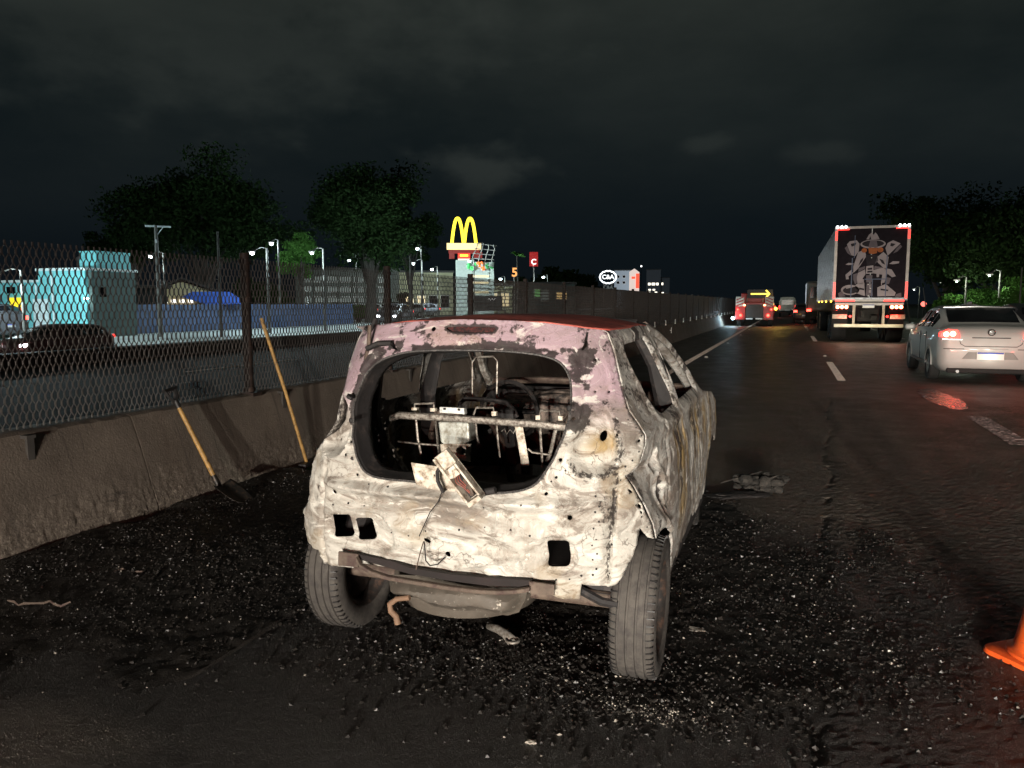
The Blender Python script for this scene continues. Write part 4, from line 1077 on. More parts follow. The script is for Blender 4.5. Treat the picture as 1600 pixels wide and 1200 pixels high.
rod([(0.006, -0.405, 0.791), (-0.01, -0.405, 0.752), (-0.043, -0.405, 0.712), (-0.09, -0.405, 0.613)], .0022, 'hanging_wire', m_soot, 5)
rod([(-0.074, -0.4, 0.593), (-0.088, -0.4, 0.551), (-0.108, -0.4, 0.477)], .0025, 'hanging_wire', m_rust, 5)
rod([(-0.071, -0.4, 0.593), (-0.066, -0.4, 0.518), (-0.048, -0.4, 0.5), (-0.015, -0.4, 0.509), (0.017, -0.4, 0.542)], .0028, 'hanging_wire', m_soot, 5)
rod([(0.153, -0.37, 0.795), (0.21, -0.37, 0.81)], .014, 'lock_barrel', m_soot, 10)
rod([(-0.534, -0.02, 1.394), (-0.509, -0.02, 1.372), (-0.479, -0.02, 1.436)], [.012, .016, .010], 'burnt_hinge', m_soot, 6)
rod([(-0.465, -0.1, 1.408), (-0.473, -0.1, 1.32), (-0.487, -0.1, 1.265), (-0.527, -0.1, 1.154), (-0.558, -0.1, 1.069)], .009, 'burnt_strut', m_rust, 6)
rod([(-0.465, -0.13, 1.309), (-0.412, -0.13, 1.331), (-0.346, -0.13, 1.335), (-0.328, -0.13, 1.311), (-0.352, -0.13, 1.324)], .012, 'burnt_hinge', m_soot, 6)
rod([(-0.492, -0.22, 1.118), (-0.499, -0.22, 1.107)], .016, 'buffer', m_soot, 8)
for p in [(-0.445, -0.3, 1.027), (-0.443, -0.3, 0.869), (-0.16, -0.3, 0.799), (0.471, -0.3, 1.12)]: MB().sphere(p, .010, 8, sc=(1, .5, 1.2)).build('bolt', m_soot, wreck, True)

# -- bumper beam, tub under the floor, hanging pipes
bp = [(-0.38, -0.385, 0.487), (-0.361, -0.385, 0.458), (-0.314, -0.385, 0.437), (-0.246, -0.385, 0.424), (-0.144, -0.385, 0.421), (0.02, -0.385, 0.417), (0.126, -0.385, 0.418), (0.23, -0.385, 0.426), (0.296, -0.385, 0.438), (0.351, -0.385, 0.454)]
V = []; F = []
for p in bp:
    for dy, dz in ((-.008, -.010), (-.008, .006), (.015, .008), (.015, -.010)): V.append((p[0], p[1] + dy, p[2] + dz))
for i in range(len(bp) - 1):
    for c in range(4): F.append((i * 4 + c, i * 4 + (c + 1) % 4, i * 4 + 4 + (c + 1) % 4, i * 4 + 4 + c))
F += [(0, 1, 2, 3), tuple(len(V) - 4 + i for i in (3, 2, 1, 0))]
MB().add(V, F).build('bumper_beam', m_rust, wreck, bevel=.005)
for q in ([(-0.474, -0.372, 0.499), (-0.382, -0.372, 0.498), (-0.383, -0.372, 0.443), (-0.476, -0.372, 0.44)], [(0.341, -0.372, 0.476), (0.44, -0.372, 0.476), (0.44, -0.372, 0.435), (0.347, -0.372, 0.43)]):
    MB().prism([(p[0], p[2]) for p in q], lambda a, b, d: (a, -.372 + d, b), .012).build('beam_flange', m_rust, wreck, bevel=.003)
gapm = mat('shaded_red_primer', (.009, .0045, .004), .8, var=.5)
gp = [(-0.386, -0.36, 0.494), (-0.241, -0.36, 0.484), (-0.156, -0.36, 0.466), (0.009, -0.36, 0.46), (0.169, -0.36, 0.465), (0.347, -0.36, 0.477), (0.348, -0.36, 0.452), (0.168, -0.36, 0.434), (0.009, -0.36, 0.434), (-0.157, -0.36, 0.44), (-0.27, -0.36, 0.457), (-0.381, -0.36, 0.473)]
MB().prism([(p[0], p[2]) for p in gp], lambda a, b, d: (a, -.36 + d, b), .02).build('dark_slot_strip', gapm, wreck)  # proud strip; the slot's shade is put into its dark red
tb = [(-0.296, -0.3, 0.394), (-0.286, -0.3, 0.328), (-0.248, -0.3, 0.306), (-0.161, -0.3, 0.31), (-0.099, -0.3, 0.286), (0.008, -0.3, 0.282), (0.123, -0.3, 0.299), (0.224, -0.3, 0.292), (0.271, -0.3, 0.312), (0.297, -0.3, 0.366), (0.31, -0.3, 0.414), (0.145, -0.3, 0.436)]
tub = [(p[0], p[2]) for p in tb]
def tub_surf(u, v):
    d = dline(u, v, tub, True)
    return u, -.28 - .075 * sstep(0, .05, d) + .01 * (fbm(u * 12, v * 12) - .5), v
t = NT('tub_metal'); v = t.coord()
c = t.mix(t.rng(t.noise(v, 7, 7), .3, .7), (.060, .050, .040), (.11, .092, .074)); c = t.mix(t.rng(t.noise(v, 30, 8, .75), .60, .66, 0, .9), c, (.52, .47, .40))
t.color(c); t.rough(.65); t.bump(t.noise(v, 30, 6), .4, .004)
m_tub = t.m
sheet('spare_wheel_tub', tub, [], tub_surf, .012, [t.m], wreck, 0, None)
MB().lathe([(.33, .42), (.34, .30), (.30, .22), (.0001, .20)], 28, (-.08, .08, 0)).build('tub_pan', m_tub, wreck, True)
rod([(-0.174, -0.33, 0.33), (-0.232, -0.33, 0.317), (-0.264, -0.33, 0.291), (-0.259, -0.33, 0.262), (-0.236, -0.33, 0.244), (-0.228, -0.33, 0.213)], [.011, .011, .012, .013, .013, .014], 'tow_hook', mat('rust_orange', (.20, .12, .075), .75, .1, var=.3, scale=15), 10)
MB().box((.42, .06, .40), (.18, .34, .05), None).tube([(-.72, 0, .29), (.60, .02, .29)], .035, 10).build('rear_axle', m_rust, wreck, bevel=.006)
rod([(0.477, -0.2, 0.409), (0.578, -0.2, 0.367), (0.642, -0.2, 0.363)], .018, 'shock_absorber', m_soot, 8)

# -- wheels: collapsed tyres with tread
m_tyre = mat('ashen_tyre', (.062, .055, .048), .85, var=.35, scale=9, dirt=(.035, .03, .028), dirt_amt=.6, bump=.3, bscale=80)
m_rim = mat('burnt_rim', (.03, .026, .024), .6, .4, var=.5, scale=10, dirt=(.12, .07, .05), dirt_amt=.4)
def wheel(loc, rz=0, camber=0, r=.288, w=.176, name='wheel'):
    e = bpy.data.objects.new(name, None); COL.objects.link(e); e.parent = wreck
    e.location = loc; e.rotation_euler = (0, camber, rz)
    hw = w / 2
    prof = [(.178, -hw * .80), (.20, -hw * .98), (.235, -hw * 1.03), (.262, -hw * .99), (.278, -hw * .90)]
    g = []
    for c_ in (-.052, -.018, .018, .052): g += [(r, c_ - .0055), (r - .008, c_ - .0035), (r - .008, c_ + .0035), (r, c_ + .0055)]
    prof += [(r - .004, -hw * .82)] + g + [(r - .004, hw * .82)]
    prof += [(.278, hw * .90), (.262, hw * .99), (.235, hw * 1.03), (.20, hw * .98), (.178, hw * .80)]
    b = MB().lathe(prof, 72, axis='X')
    P_ = np.array(b.v); z = P_[:, 2]; lo = sstep(-.20, -.288, z)         # flat where it stands
    P_[:, 2] = np.maximum(z, -.272 - .004 * lo); P_[:, 0] *= 1 + .07 * lo
    b.v = [tuple(p) for p in P_]
    b.build('tyre', m_tyre, e, True)
    s = MB()
    for k in range(64):
        a = 2 * math.pi * k / 64
        if math.sin(a) < -.93: continue
        for sg in (-1, 1):
            pts = [(sg * .058, r - .0008), (sg * .086, r - .008)]
            ta = (-math.sin(a), math.cos(a))
            V = []
            for x, q in pts:
                for hh in (.003, -.006):
                    for d in (-.0022, .0022):
                        V.append((x, (q + hh) * math.cos(a) + ta[0] * d, (q + hh) * math.sin(a) + ta[1] * d))
            s.add(V, [(0, 1, 3, 2), (4, 6, 7, 5), (0, 4, 5, 1), (2, 3, 7, 6), (0, 2, 6, 4), (1, 5, 7, 3)])
    s.build('tread_sipes', m_black, e, kind='stuff')
    b = MB().lathe([(.182, -.075), (.188, -.082), (.172, -.070), (.160, -.04), (.158, .03), (.172, .066), (.188, .080), (.182, .074)], 36, axis='X')
    b.lathe([(.160, .02), (.13, .035), (.10, .03), (.06, .045), (.035, .05), (.001, .05)], 36, axis='X')
    for k in range(4):
        a = math.pi / 2 * k; b.sphere((.052, .05 * math.cos(a), .05 * math.sin(a)), .009, 6)
    b.build('rim', m_rim, e, True)
    return e
wheel((-.690, .09, .276), 0, R_(-2))
wheel((.685, .06, .276), R_(2), R_(1))
wheel((-.68, 2.305, .276), R_(4)); wheel((.585, 2.305, .276), R_(4))

# loose things beside the wreck
ep = [Vector(p) for p in ((-1.241, 3.138, 0.035), (-1.187, 3.109, 0.04), (-1.142, 3.086, 0.035), (-1.087, 3.028, 0.03))]
o = MB().tube([p - ep[0] for p in ep], [.018, .019, .021, .024], 12, cap=False).lathe([(.024, 0), (.034, .004), (.034, .012), (.024, .016)], 10, tuple(ep[-1] - ep[0])).build('exhaust_tip', m_bare, None, True)
o.location = ep[0]; md = o.modifiers.new('t', 'SOLIDIFY'); md.thickness = .003
tag(o, 'short bent piece of exhaust pipe lying on the rubble behind the wreck', 'pipe')
lb = MB(); RL = random.Random(4)
for i in range(26):
    a = RL.uniform(0, 6.28); r_ = RL.uniform(0, .17); z_ = RL.uniform(-.04, .11) * (1 - r_ * 3)
    lb.sphere((r_ * math.cos(a) * 1.2, r_ * math.sin(a) * .8, z_), RL.uniform(.03, .07), 10, sc=(RL.uniform(.7, 1.6), RL.uniform(.6, 1.2), RL.uniform(.4, .9)))
P_ = np.array(lb.v); P_ += .022 * (np.stack([fbm(P_[:, 0] * 18 + k_, P_[:, 1] * 18, P_[:, 2] * 18 + 3 * k_, 3) for k_ in (0, 7, 13)], 1) - .5) * 2; lb.v = [tuple(p) for p in P_]
for i in range(3):
    a = RL.uniform(0, 6.28); p0 = Vector((.12 * math.cos(a), .09 * math.sin(a), RL.uniform(0, .08)))
    lb.tube([p0, p0 + Vector((RL.uniform(-.12, .12), RL.uniform(-.08, .08), RL.uniform(0, .05))), p0 + Vector((RL.uniform(-.25, .25), RL.uniform(-.15, .15), -.06))], .004, 5)
o = lb.build('burnt_lump', mat('burnt_cloth', (.022, .019, .016), .9, var=.7, scale=14, dirt=(.06, .05, .042), dirt_amt=.3, bump=.9, bscale=25, bdist=.02), None, True)
o.location = ((-0.174, 6.304, 0.0)[0], (-0.174, 6.304, 0.0)[1], .06); tag(o, 'crumpled charred lump of trim lying beside the front wheel of the wreck', 'debris')
o = lumpy('charred_scrap', (0, 0, 0), (.26, .09, .016), m_soot, 8, .8, 14); o.location = ((-0.338, 6.032, 0.0)[0], (-0.338, 6.032, 0.0)[1], .03); o.rotation_euler = (0, 0, .5)
tag(o, 'flat charred scrap lying between the wreck and the crumpled lump', 'debris')
o = MB().box((0, 0, .004), (.09, .05, .008), R_(20)).build('white_scrap', m_refl); o.location = (0.961, 8.852, 0.0); tag(o, 'small white scrap lying alone on the open asphalt', 'scrap')
MBs = MB(); cr_ = [(1.084, 11.875, 0.0), (0.997, 9.146, 0.0), (0.944, 7.728, 0.0), (0.914, 6.483, 0.0), (0.913, 5.594, 0.0), (0.912, 4.925, 0.0)]
for i, (px, lbl) in enumerate((((-3.255, 3.128, -0.0), 'thin pale strip of metal lying in the ash heap left of the wreck'), ((-3.39, 2.608, 0.0), 'thin pale curved strip in the ash at the left edge'))):
    o = MB().tube([(-.16 + .32 * q / 9, .02 * math.sin(q * 1.3 + i), .008 * math.sin(q * 2.1 + i)) for q in range(10)], [.003 + .004 * abs(math.sin(q * 1.7)) for q in range(10)], 5, flat=.4).build('metal_strip', m_rust, None, True); o.location = (px[0], px[1], .05); o.rotation_euler = (0, 0, .33); tag(o, lbl, 'debris')
for i, (px, lbl) in enumerate((((-0.344, 3.457, 0.0), 'pale scrap of melted aluminium beside the right rear tyre'), ((0.456, 3.526, 0.0), 'small white crumb on the ash left of the cone'), ((-0.777, 2.352, 0.0), 'small grey crumb on the road in the foreground'))):
    o = lumpy('melted_scrap', (0, 0, 0), ((.05, .02, .014), (.014, .012, .008), (.02, .015, .008))[i], (m_bare, m_refl, m_bits)[i], 5 + i, .8, 8); o.location = (px[0], px[1], .012); tag(o, lbl, 'debris')

# ------------------------------------------------------------------ traffic
m_red_on = emit('tail_red_on', (1.0, .035, .02), 14)
m_red_soft = emit('tail_red_soft', (1.0, .03, .02), 5, (.3, .01, .01))
m_hot = emit('bulb_hot', (1.0, .26, .10), 30)
m_white_on = emit('white_lamp_on', (.92, .97, 1.0), 45)
m_amber = emit('amber_on', (1.0, .50, .05), 10)
m_dglass = glass('dark_glass')
m_rubber = mat('rubber', (.018, .017, .016), .8)
m_alloy = mat('wheel_alloy', (.42, .40, .37), .4, .6, var=.1)
m_chrome = NT('chrome'); m_chrome.color((.6, .6, .6)); m_chrome.rough(.2); m_chrome.b.inputs['Metallic'].default_value = 1; m_chrome = m_chrome.m
m_plate = mat('plate_white', (.80, .79, .74), .4, var=.03, bump=0)
m_plate_blue = mat('plate_blue', (.02, .05, .35), .4, var=.03, bump=0)
m_under = mat('underbody', (.014, .013, .012), .8)
def paint(name, c, metal=.3, rough=.32):
    t = NT(name); v = t.coord(); t.color(t.mix(t.noise(v, 3, 5), tuple(x * .9 for x in c), tuple(min(1, x * 1.08) for x in c))); t.rough(t.rng(t.noise(v, 5, 5), .3, .7, rough, rough + .12))
    t.b.inputs['Metallic'].default_value = metal; t.b.inputs['Coat Weight'].default_value = .3; return t.m

SEDAN = [  # y, z bottom, half width, z waist, half width of roof, z roof
    (.00, .34, .70, .84, .60, .87), (.05, .26, .80, .96, .70, 1.00), (.14, .23, .845, 1.00, .72, 1.055), (.35, .22, .865, 1.01, .70, 1.085), (.62, .22, .87, 1.005, .66, 1.11),
    (.95, .22, .87, 1.00, .60, 1.28), (1.25, .22, .87, .995, .56, 1.405), (1.7, .22, .87, .985, .555, 1.445), (2.4, .22, .87, .97, .56, 1.45), (2.8, .22, .87, .965, .57, 1.39),
    (3.15, .22, .87, .96, .60, 1.22), (3.55, .22, .86, .95, .66, 1.02), (4.0, .22, .84, .90, .66, .94), (4.3, .24, .79, .80, .60, .83), (4.45, .32, .68, .66, .5, .68)]
HATCH = [(.00, .34, .68, .86, .58, .90), (.05, .27, .80, 1.00, .66, 1.06), (.14, .24, .84, 1.00, .62, 1.18), (.38, .22, .85, .99, .56, 1.40), (.7, .22, .85, .98, .56, 1.47),
    (1.4, .22, .85, .97, .57, 1.50), (2.0, .22, .85, .96, .57, 1.48), (2.35, .22, .85, .955, .58, 1.38), (2.9, .22, .85, .95, .64, 1.04), (3.4, .24, .82, .88, .64, .92), (3.7, .3, .74, .72, .56, .75), (3.8, .36, .66, .6, .5, .62)]
def car_fn(st):
    A = np.array(st)
    return lambda y: [float(np.interp(y, A[:, 0], A[:, k])) for k in range(1, 6)]
def ring(f, y):
    zb, w, zw, wr, zr = f(y)
    return [(0, zb), (w * .86, zb), (w * .97, zb + .10), (w, zb + .30 * (zw - zb) + .08), (w * .995, zb + .72 * (zw - zb)), (w * .965, zw), (wr + .06 * min(1, max(0, (zr - zw - .1) / .2)), zr - .05 if zr - zw > .12 else zw + (zr - zw) * .6), (wr * .86, zr), (0, zr + .012)]
def car_shell(st, parent, m):
    f = car_fn(st); V = []; F = []; N = None
    ys = [s[0] for s in st]
    ys = sorted(set(ys + [(a + b) / 2 for a, b in zip(ys, ys[1:])]))
    for y in ys:
        r = ring(f, y); full = r + [(-x, z) for x, z in reversed(r[1:-1])]; N = len(full)
        V += [(x, y, z) for x, z in full]
    for i in range(len(ys) - 1):
        for k in range(N): F.append((i * N + k, i * N + (k + 1) % N, (i + 1) * N + (k + 1) % N, (i + 1) * N + k))
    F.append(tuple(reversed(range(N)))); F.append(tuple((len(ys) - 1) * N + k for k in range(N)))
    return MB().add(V, F).build('body', m, parent, True), f
def car_glass(f, parent, y0, y1, fr0, fr1, kind, s=1, off=.006, m=None):
    """a pane on the shell: 'side' between waist and roof edge, 'slope' across the rear or front slope"""
    V = []; F = []; n = 6
    for i in range(n + 1):
        y = y0 + (y1 - y0) * i / n; r = ring(f, y)
        if kind == 'side':
            a, b = r[5], r[6]
            for q in (fr0, fr1):
                V.append((s * (a[0] + (b[0] - a[0]) * q + off), y, a[1] + (b[1] - a[1]) * q))
        else:
            for q in (-fr0, fr0): V.append((r[6][0] * q, y, r[7][1] + off + .004))
            V.append((0, y, r[8][1] + off))
    k = 2 if kind == 'side' else 3
    for i in range(n):
        if kind == 'side': F.append((i * 2, i * 2 + 1, i * 2 + 3, i * 2 + 2))
        else: F += [(i * 3, i * 3 + 2, i * 3 + 5, i * 3 + 3), (i * 3 + 2, i * 3 + 1, i * 3 + 4, i * 3 + 5)]
    o = MB().add(V, F).build('window', m or m_dglass, parent, True)
    md = o.modifiers.new('t', 'SOLIDIFY'); md.thickness = .004
    return o
def road_wheel(parent, x, y, r=.31, w=.19):
    e = bpy.data.objects.new('wheel', None); COL.objects.link(e); e.parent = parent; e.location = (x, y, r)
    h = w / 2
    MB().lathe([(r * .62, -h), (r * .93, -h), (r, -h * .75), (r, h * .75), (r * .93, h), (r * .62, h)], 28, axis='X').build('tyre', m_rubber, e, True)
    s = 1 if x > 0 else -1
    b = MB().lathe([(r * .64, s * h * .9), (r * .58, s * h * .5), (.06, s * h * .45), (.05, s * h * .8), (.001, s * h * .82)], 20, axis='X')
    for k in range(6):
        a = k * math.pi / 3; b.box((s * h * .7, r * .35 * math.cos(a), r * .35 * math.sin(a)), (.03, r * .56, .05), Matrix.Rotation(a, 3, 'X'))
    b.build('rim', m_alloy, e)
def quad_lamp(name, poly, y, d, m, parent, s=1):
    return MB().prism([(s * a, b) for a, b in poly], lambda a, b, q: (a, y + q, b), d).build(name, m, parent, bevel=.006)
def plate(parent, x, y, z, w=.40, h=.13):
    o = MB().box((x, y, z), (w, .012, h)).build('number_plate', m_plate, parent, bevel=.004)
    MB().box((x, y - .008, z + h * .37), (w * .96, .006, h * .2)).build('plate_band', m_plate_blue, o)
    return o
def simple_car(name, label, cat, loc, rz, c, st, tail=None, head=None, group=None):
    t_ = thing(name, label, cat, loc, rz, group)
    m = paint(name + '_paint', c); b, f = car_shell(st, t_, m)
    L_ = st[-1][0]; hatch = st is HATCH
    car_glass(f, t_, *((.16, .36) if hatch else (.66, 1.2)), .86, 0, 'slope')
    car_glass(f, t_, *((2.4, 2.85) if hatch else (2.9, 3.48)), .86, 0, 'slope')
    for s in (-1, 1):
        for a, b_ in (((.5, 1.25), (1.33, 2.3)) if hatch else ((1.0, 1.85), (1.95, 2.95))): car_glass(f, t_, a, b_, .12, .90, 'side', s)
        for y in ((.62, 3.05) if hatch else (.92, 3.55)): road_wheel(t_, s * .77, y, .29)
        quad_lamp('tail_light', [(.56, .84), (.80, .84), (.80, .98), (.58, .98)], -.004, .12, tail or m_red_soft, t_, s)
        quad_lamp('headlight', [(.42, .62), (.66, .62), (.66, .74), (.44, .72)], L_ - .10, .13, head or m_dglass, t_, s)
        MB().box((s * .92, L_ * .58, 1.0), (.16, .10, .11)).build('mirror', m, t_, bevel=.03)
    plate(t_, 0, -.012, .60)
    return t_

# -- silver saloon in the next lane
sd = thing('silver_saloon', 'silver saloon car with lit red tail lamps driving in the right lane beside the trailer', 'car', (3.51, 16.3, 0))
m_silver = paint('silver_paint', (.47, .46, .43), .25, .5)
b, f = car_shell(SEDAN, sd, m_silver)
car_glass(f, sd, .66, 1.22, .90, 0, 'slope'); car_glass(f, sd, 2.84, 3.5, .88, 0, 'slope')
for s in (-1, 1):
    car_glass(f, sd, 1.00, 1.36, .14, .84, 'side', s); car_glass(f, sd, 1.40, 2.02, .10, .90, 'side', s); car_glass(f, sd, 2.10, 3.05, .10, .90, 'side', s)
    for y in (.95, 3.55): road_wheel(sd, s * .785, y, .31)
    # wheel arches
    for y in (.95, 3.55): MB().tube([(s * .872, y + .36 * math.cos(a), .31 + .36 * math.sin(a)) for a in [math.pi * k / 10 for k in range(11)]], .018, 6).build('wheel_arch', m_silver, sd, True)
    lens = quad_lamp('tail_light', [(.50, .86), (.55, 1.005), (.70, 1.02), (.835, .955), (.845, .885), (.70, .845)], -.012, .16, m_red_soft, sd, s)
    for cx, cz in ((.63, .935), (.74, .925)):
        MB().lathe([(.048, -.018), (.042, -.026), (.001, -.028)], 16, (s * cx, -.006, cz), 'Y').build('bulb', m_hot, lens)
    MB().prism([(s * .46, .815), (s * .80, .825), (s * .80, .845), (s * .46, .835)], lambda a, b, q: (a, -.004 + q, b), .05).build('chrome_strip', m_chrome, sd)
    MB().box((s * .60, -.004, .655), (.34, .02, .012)).build('bumper_groove', m_under, sd)
    MB().box((s * .96, 2.95, .985), (.20, .10, .13)).build('mirror', m_silver, sd, bevel=.04)
    for y in (2.06, 1.36): MB().box((s * .868, y, .62), (.012, .012, .62)).build('door_gap', m_under, sd)
    for y in (1.52, 2.25): MB().box((s * .880, y, .86), (.03, .17, .03)).build('door_handle', m_chrome, sd, bevel=.008)
    MB().box((s * .875, 2.2, .33), (.02, 2.0, .06)).build('sill_trim', m_chrome, sd)
MB().box((0, .06, .25), (1.40, .10, .10)).build('rear_apron', m_under, sd, bevel=.03)
MB().prism([(-.46, .47), (-.36, .60), (.36, .60), (.46, .47)], lambda a, b, q: (a, -.006 + q, b), .05).build('plate_surround', paint('silver_shaded', (.26, .25, .23), .2, .5), sd, bevel=.01)  # raised panel; the shade of a recess is painted as darker silver
plate(sd, 0, -.014, .53, .44, .145)
MB().tube([(-.52, .004, .85), (-.49, -.002, .75), (-.42, -.002, .705), (.42, -.002, .705), (.49, -.002, .75), (.52, .004, .85)], .006, 5).build('boot_gap', m_under, sd)
MB().tube([(-.52, .16, .24), (-.52, -.02, .235)], .03, 10).build('exhaust', m_chrome, sd, True)
MB().box((.0, -.001, .865), (.62, .03, .016)).build('boot_handle', m_under, sd)
MB().tube([(.055 * math.cos(a), -.006, .965 + .055 * math.sin(a)) for a in [2 * math.pi * k / 20 for k in range(20)]], .010, 6, closed=True).tube([(-.03, -.008, .985), (.0, -.010, .965), (.03, -.008, .945)], .010, 6).build('badge', m_chrome, sd, True)
MB().tube([(-.6, 1.27, 1.418), (0, 1.24, 1.437), (.6, 1.27, 1.418)], .013, 6).build('window_trim', m_chrome, sd, True)
MB().box((-.05, 1.75, 1.475), (.26, .20, .03)).box((-.05, 1.75, 1.51), (.08, .08, .06)).build('roof_aerial', m_black, sd, bevel=.01)
MB().tube([(-.02, -.02, .66), (.28, -.02, .66)], .002, 4).build('plate_lamp', m_under, sd)
lamp('tail_or_fill_glow', 'POINT', (2.80, 15.3, .60), 6, (1, .06, .03), radius=.05)
lamp('tail_or_fill_glow', 'POINT', (4.20, 15.3, .60), 6, (1, .06, .03), radius=.05)
lamp('plate_glow', 'POINT', (3.51, 16.16, .52), .9, (1, .9, .75), radius=.03)

simple_car('dark_estate', 'dark car almost out of the picture at the right beyond the silver saloon', 'car', (6.45, 24.0, 0), 0, (.02, .02, .022), HATCH, m_red_on)

# -- the articulated lorry
tl = thing('semi_trailer', 'tall box trailer with a grey figure painted on its black rear doors', 'lorry trailer', (2.86, 32.6, 0))
Z0, Z1, HW = 1.62, 4.42, 1.28
m_alu = mat('trailer_side', (.36, .38, .39), .38, .35, var=.15, scale=3, dirt=(.16, .16, .16), dirt_amt=.5, bscale=8)
m_door = mat('door_black', (.022, .017, .022), .8, var=.2, bump=.05, spec=.15)
m_frame = mat('trailer_frame', (.35, .32, .29), .45, .4, var=.2)
MB().box((0, 9.8, (Z0 + Z1) / 2), (2 * HW - .02, 19.4, Z1 - Z0)).build('box_body', m_alu, tl)
k = MB()
for i in range(62):
    for s in (-1, 1): k.box((s * (HW + .006), .35 + .31 * i, (Z0 + Z1) / 2), (.03, .07, Z1 - Z0 - .1))
k.build('side_ribs', m_alu, tl, kind='stuff')
for s in (-1, 1): MB().box((s * .612, .06, (Z0 + Z1) / 2 + .02), (1.19, .06, Z1 - Z0 - .16)).build('door', m_door, tl, bevel=.01)
k = MB()
for s in (-1, 1): k.box((s * (HW - .02), .04, (Z0 + Z1) / 2), (.10, .12, Z1 - Z0))
k.box((0, .04, Z1 - .03), (2 * HW - .16, .12, .09)); k.box((0, .04, Z0 - .03), (2 * HW - .16, .12, .13)); k.build('rear_frame', m_frame, tl)
def XZ(px, py): return ((px - 578) / 693 * 2.36, 1.72 + (788 - py) / 660 * 2.58)
def art(polys, name, m, d):
    for p in polys: MB().prism([XZ(*q) for q in p], lambda a, b, q: (a, .03 - d + q, b), d).build(name, m, tl)
def ell(cx, cy, rx, ry, n=24): return [(cx + rx * math.cos(2 * math.pi * i / n), cy + ry * math.sin(2 * math.pi * i / n)) for i in range(n)]
m_fig = mat('figure_grey', (.46, .39, .40), .9, var=.12, scale=3, bump=0); m_fig2 = mat('figure_dark', (.035, .028, .034), .9, bump=0)
m_org = mat('figure_orange', (.50, .15, .05), .9, bump=0); m_fblue = mat('figure_blue', (.10, .13, .22), .5, bump=0)
art([[(520, 222), (545, 175), (572, 158), (592, 180), (608, 156), (628, 176), (655, 222)], ell(590, 268, 130, 44),
     [(322, 265), (350, 236), (420, 228), (452, 262), (446, 335), (412, 382), (372, 372), (345, 320)], [(738, 262), (792, 236), (868, 268), (820, 312), (778, 352), (745, 384), (718, 310)],
     [(440, 345), (505, 318), (528, 384), (452, 500), (402, 545), (398, 480), (425, 400)], [(632, 400), (700, 345), (756, 398), (742, 525), (690, 485), (640, 440)],
     [(448, 545), (520, 512), (526, 562), (500, 600), (516, 650), (450, 656), (438, 590)], [(606, 520), (700, 498), (792, 516), (838, 582), (800, 592), (752, 556), (724, 645), (690, 645), (700, 566), (612, 552)],
     ell(375, 712, 96, 50), [(440, 655), (520, 640), (532, 772), (450, 748), (395, 700)], [(655, 690), (738, 655), (845, 740), (835, 772), (660, 775)],
     [(328, 608), (320, 562), (380, 515), (398, 548), (352, 578), (356, 606)], [(316, 462), (345, 446), (398, 450), (396, 464), (345, 468)], [(764, 462), (800, 438), (864, 440), (862, 458), (800, 466)],
     [(532, 482), (604, 474), (610, 552), (530, 556)]], 'painted_figure', m_fig, .004)
art([ell(590, 264, 112, 32), ell(378, 716, 78, 34), [(520, 372), (640, 372), (622, 470), (540, 480)], [(470, 420), (500, 395), (492, 430), (450, 478)], [(660, 410), (700, 425), (725, 470), (690, 455)],
     [(545, 500), (595, 495), (595, 515), (547, 518)], [(545, 528), (597, 525), (598, 542), (546, 545)], [(470, 690), (520, 700), (522, 716), (466, 706)], [(690, 700), (770, 712), (765, 726), (690, 716)], [(545, 222), (560, 190), (570, 222)], [(360, 262), (420, 250), (410, 275), (372, 290)], [(770, 262), (820, 272), (790, 296), (765, 290)]], 'painted_shadow', m_fig2, .008)
m_mid = mat('figure_mid', (.19, .155, .17), .9, var=.12, scale=3, bump=0)
art([[(545, 372), (560, 395), (578, 430), (560, 468), (535, 440)], [(640, 372), (622, 395), (600, 430), (618, 466), (648, 430)], [(400, 560), (440, 548), (442, 640), (425, 660), (404, 610)],
     [(745, 590), (790, 600), (772, 655), (738, 660)], [(250, 745), (290, 720), (330, 775), (262, 782)], [(850, 755), (900, 740), (905, 782), (838, 784)], [(535, 570), (600, 568), (596, 640), (540, 640)],
     [(300, 300), (325, 280), (345, 330), (372, 378), (330, 350)], [(868, 280), (885, 300), (840, 345), (800, 362), (830, 315)], [(545, 650), (600, 650), (612, 770), (540, 770)], [(455, 500), (520, 480), (518, 506), (452, 538)], [(618, 480), (690, 492), (700, 500), (612, 512)]], 'painted_halftone', m_mid, .004)
art([[(560, 232), (625, 232), (640, 300), (612, 306), (590, 290), (566, 306), (545, 298)]], 'painted_face', m_mid, .012)
art([[(574, 660), (584, 660), (584, 700), (574, 700)], [(570, 715), (592, 715), (592, 740), (570, 740)], [(640, 560), (668, 556), (668, 588), (644, 590)], [(505, 610), (512, 606), (518, 690), (510, 692)], [(695, 600), (704, 598), (700, 668), (692, 668)], [(330, 690), (420, 672), (430, 680), (336, 700)]], 'painted_highlight', m_fig, .014)
art([ell(503, 328, 28, 22), [(545, 304), (640, 304), (634, 356), (590, 366), (552, 356)], ell(668, 326, 30, 24)], 'painted_glasses', m_org, .010)
art([[(380, 400), (390, 400), (390, 780), (380, 780)], [(598, 610), (606, 610), (606, 780), (598, 780)], [(735, 380), (745, 380), (745, 780), (735, 780)], [(520, 604), (735, 604), (735, 612), (520, 612)], [(400, 180), (407, 180), (407, 400), (400, 400)]], 'lock_bar', m_fblue, .02)  # door rods
k = MB()
for p in ((582, 400), (585, 698), (560, 660), (565, 770)): k.prism(ell(*XZ(*p), .02, .02, 8), lambda a, b, q: (a, .015 + q, b), .01)
k.build('latch_bolt', m_refl, tl)
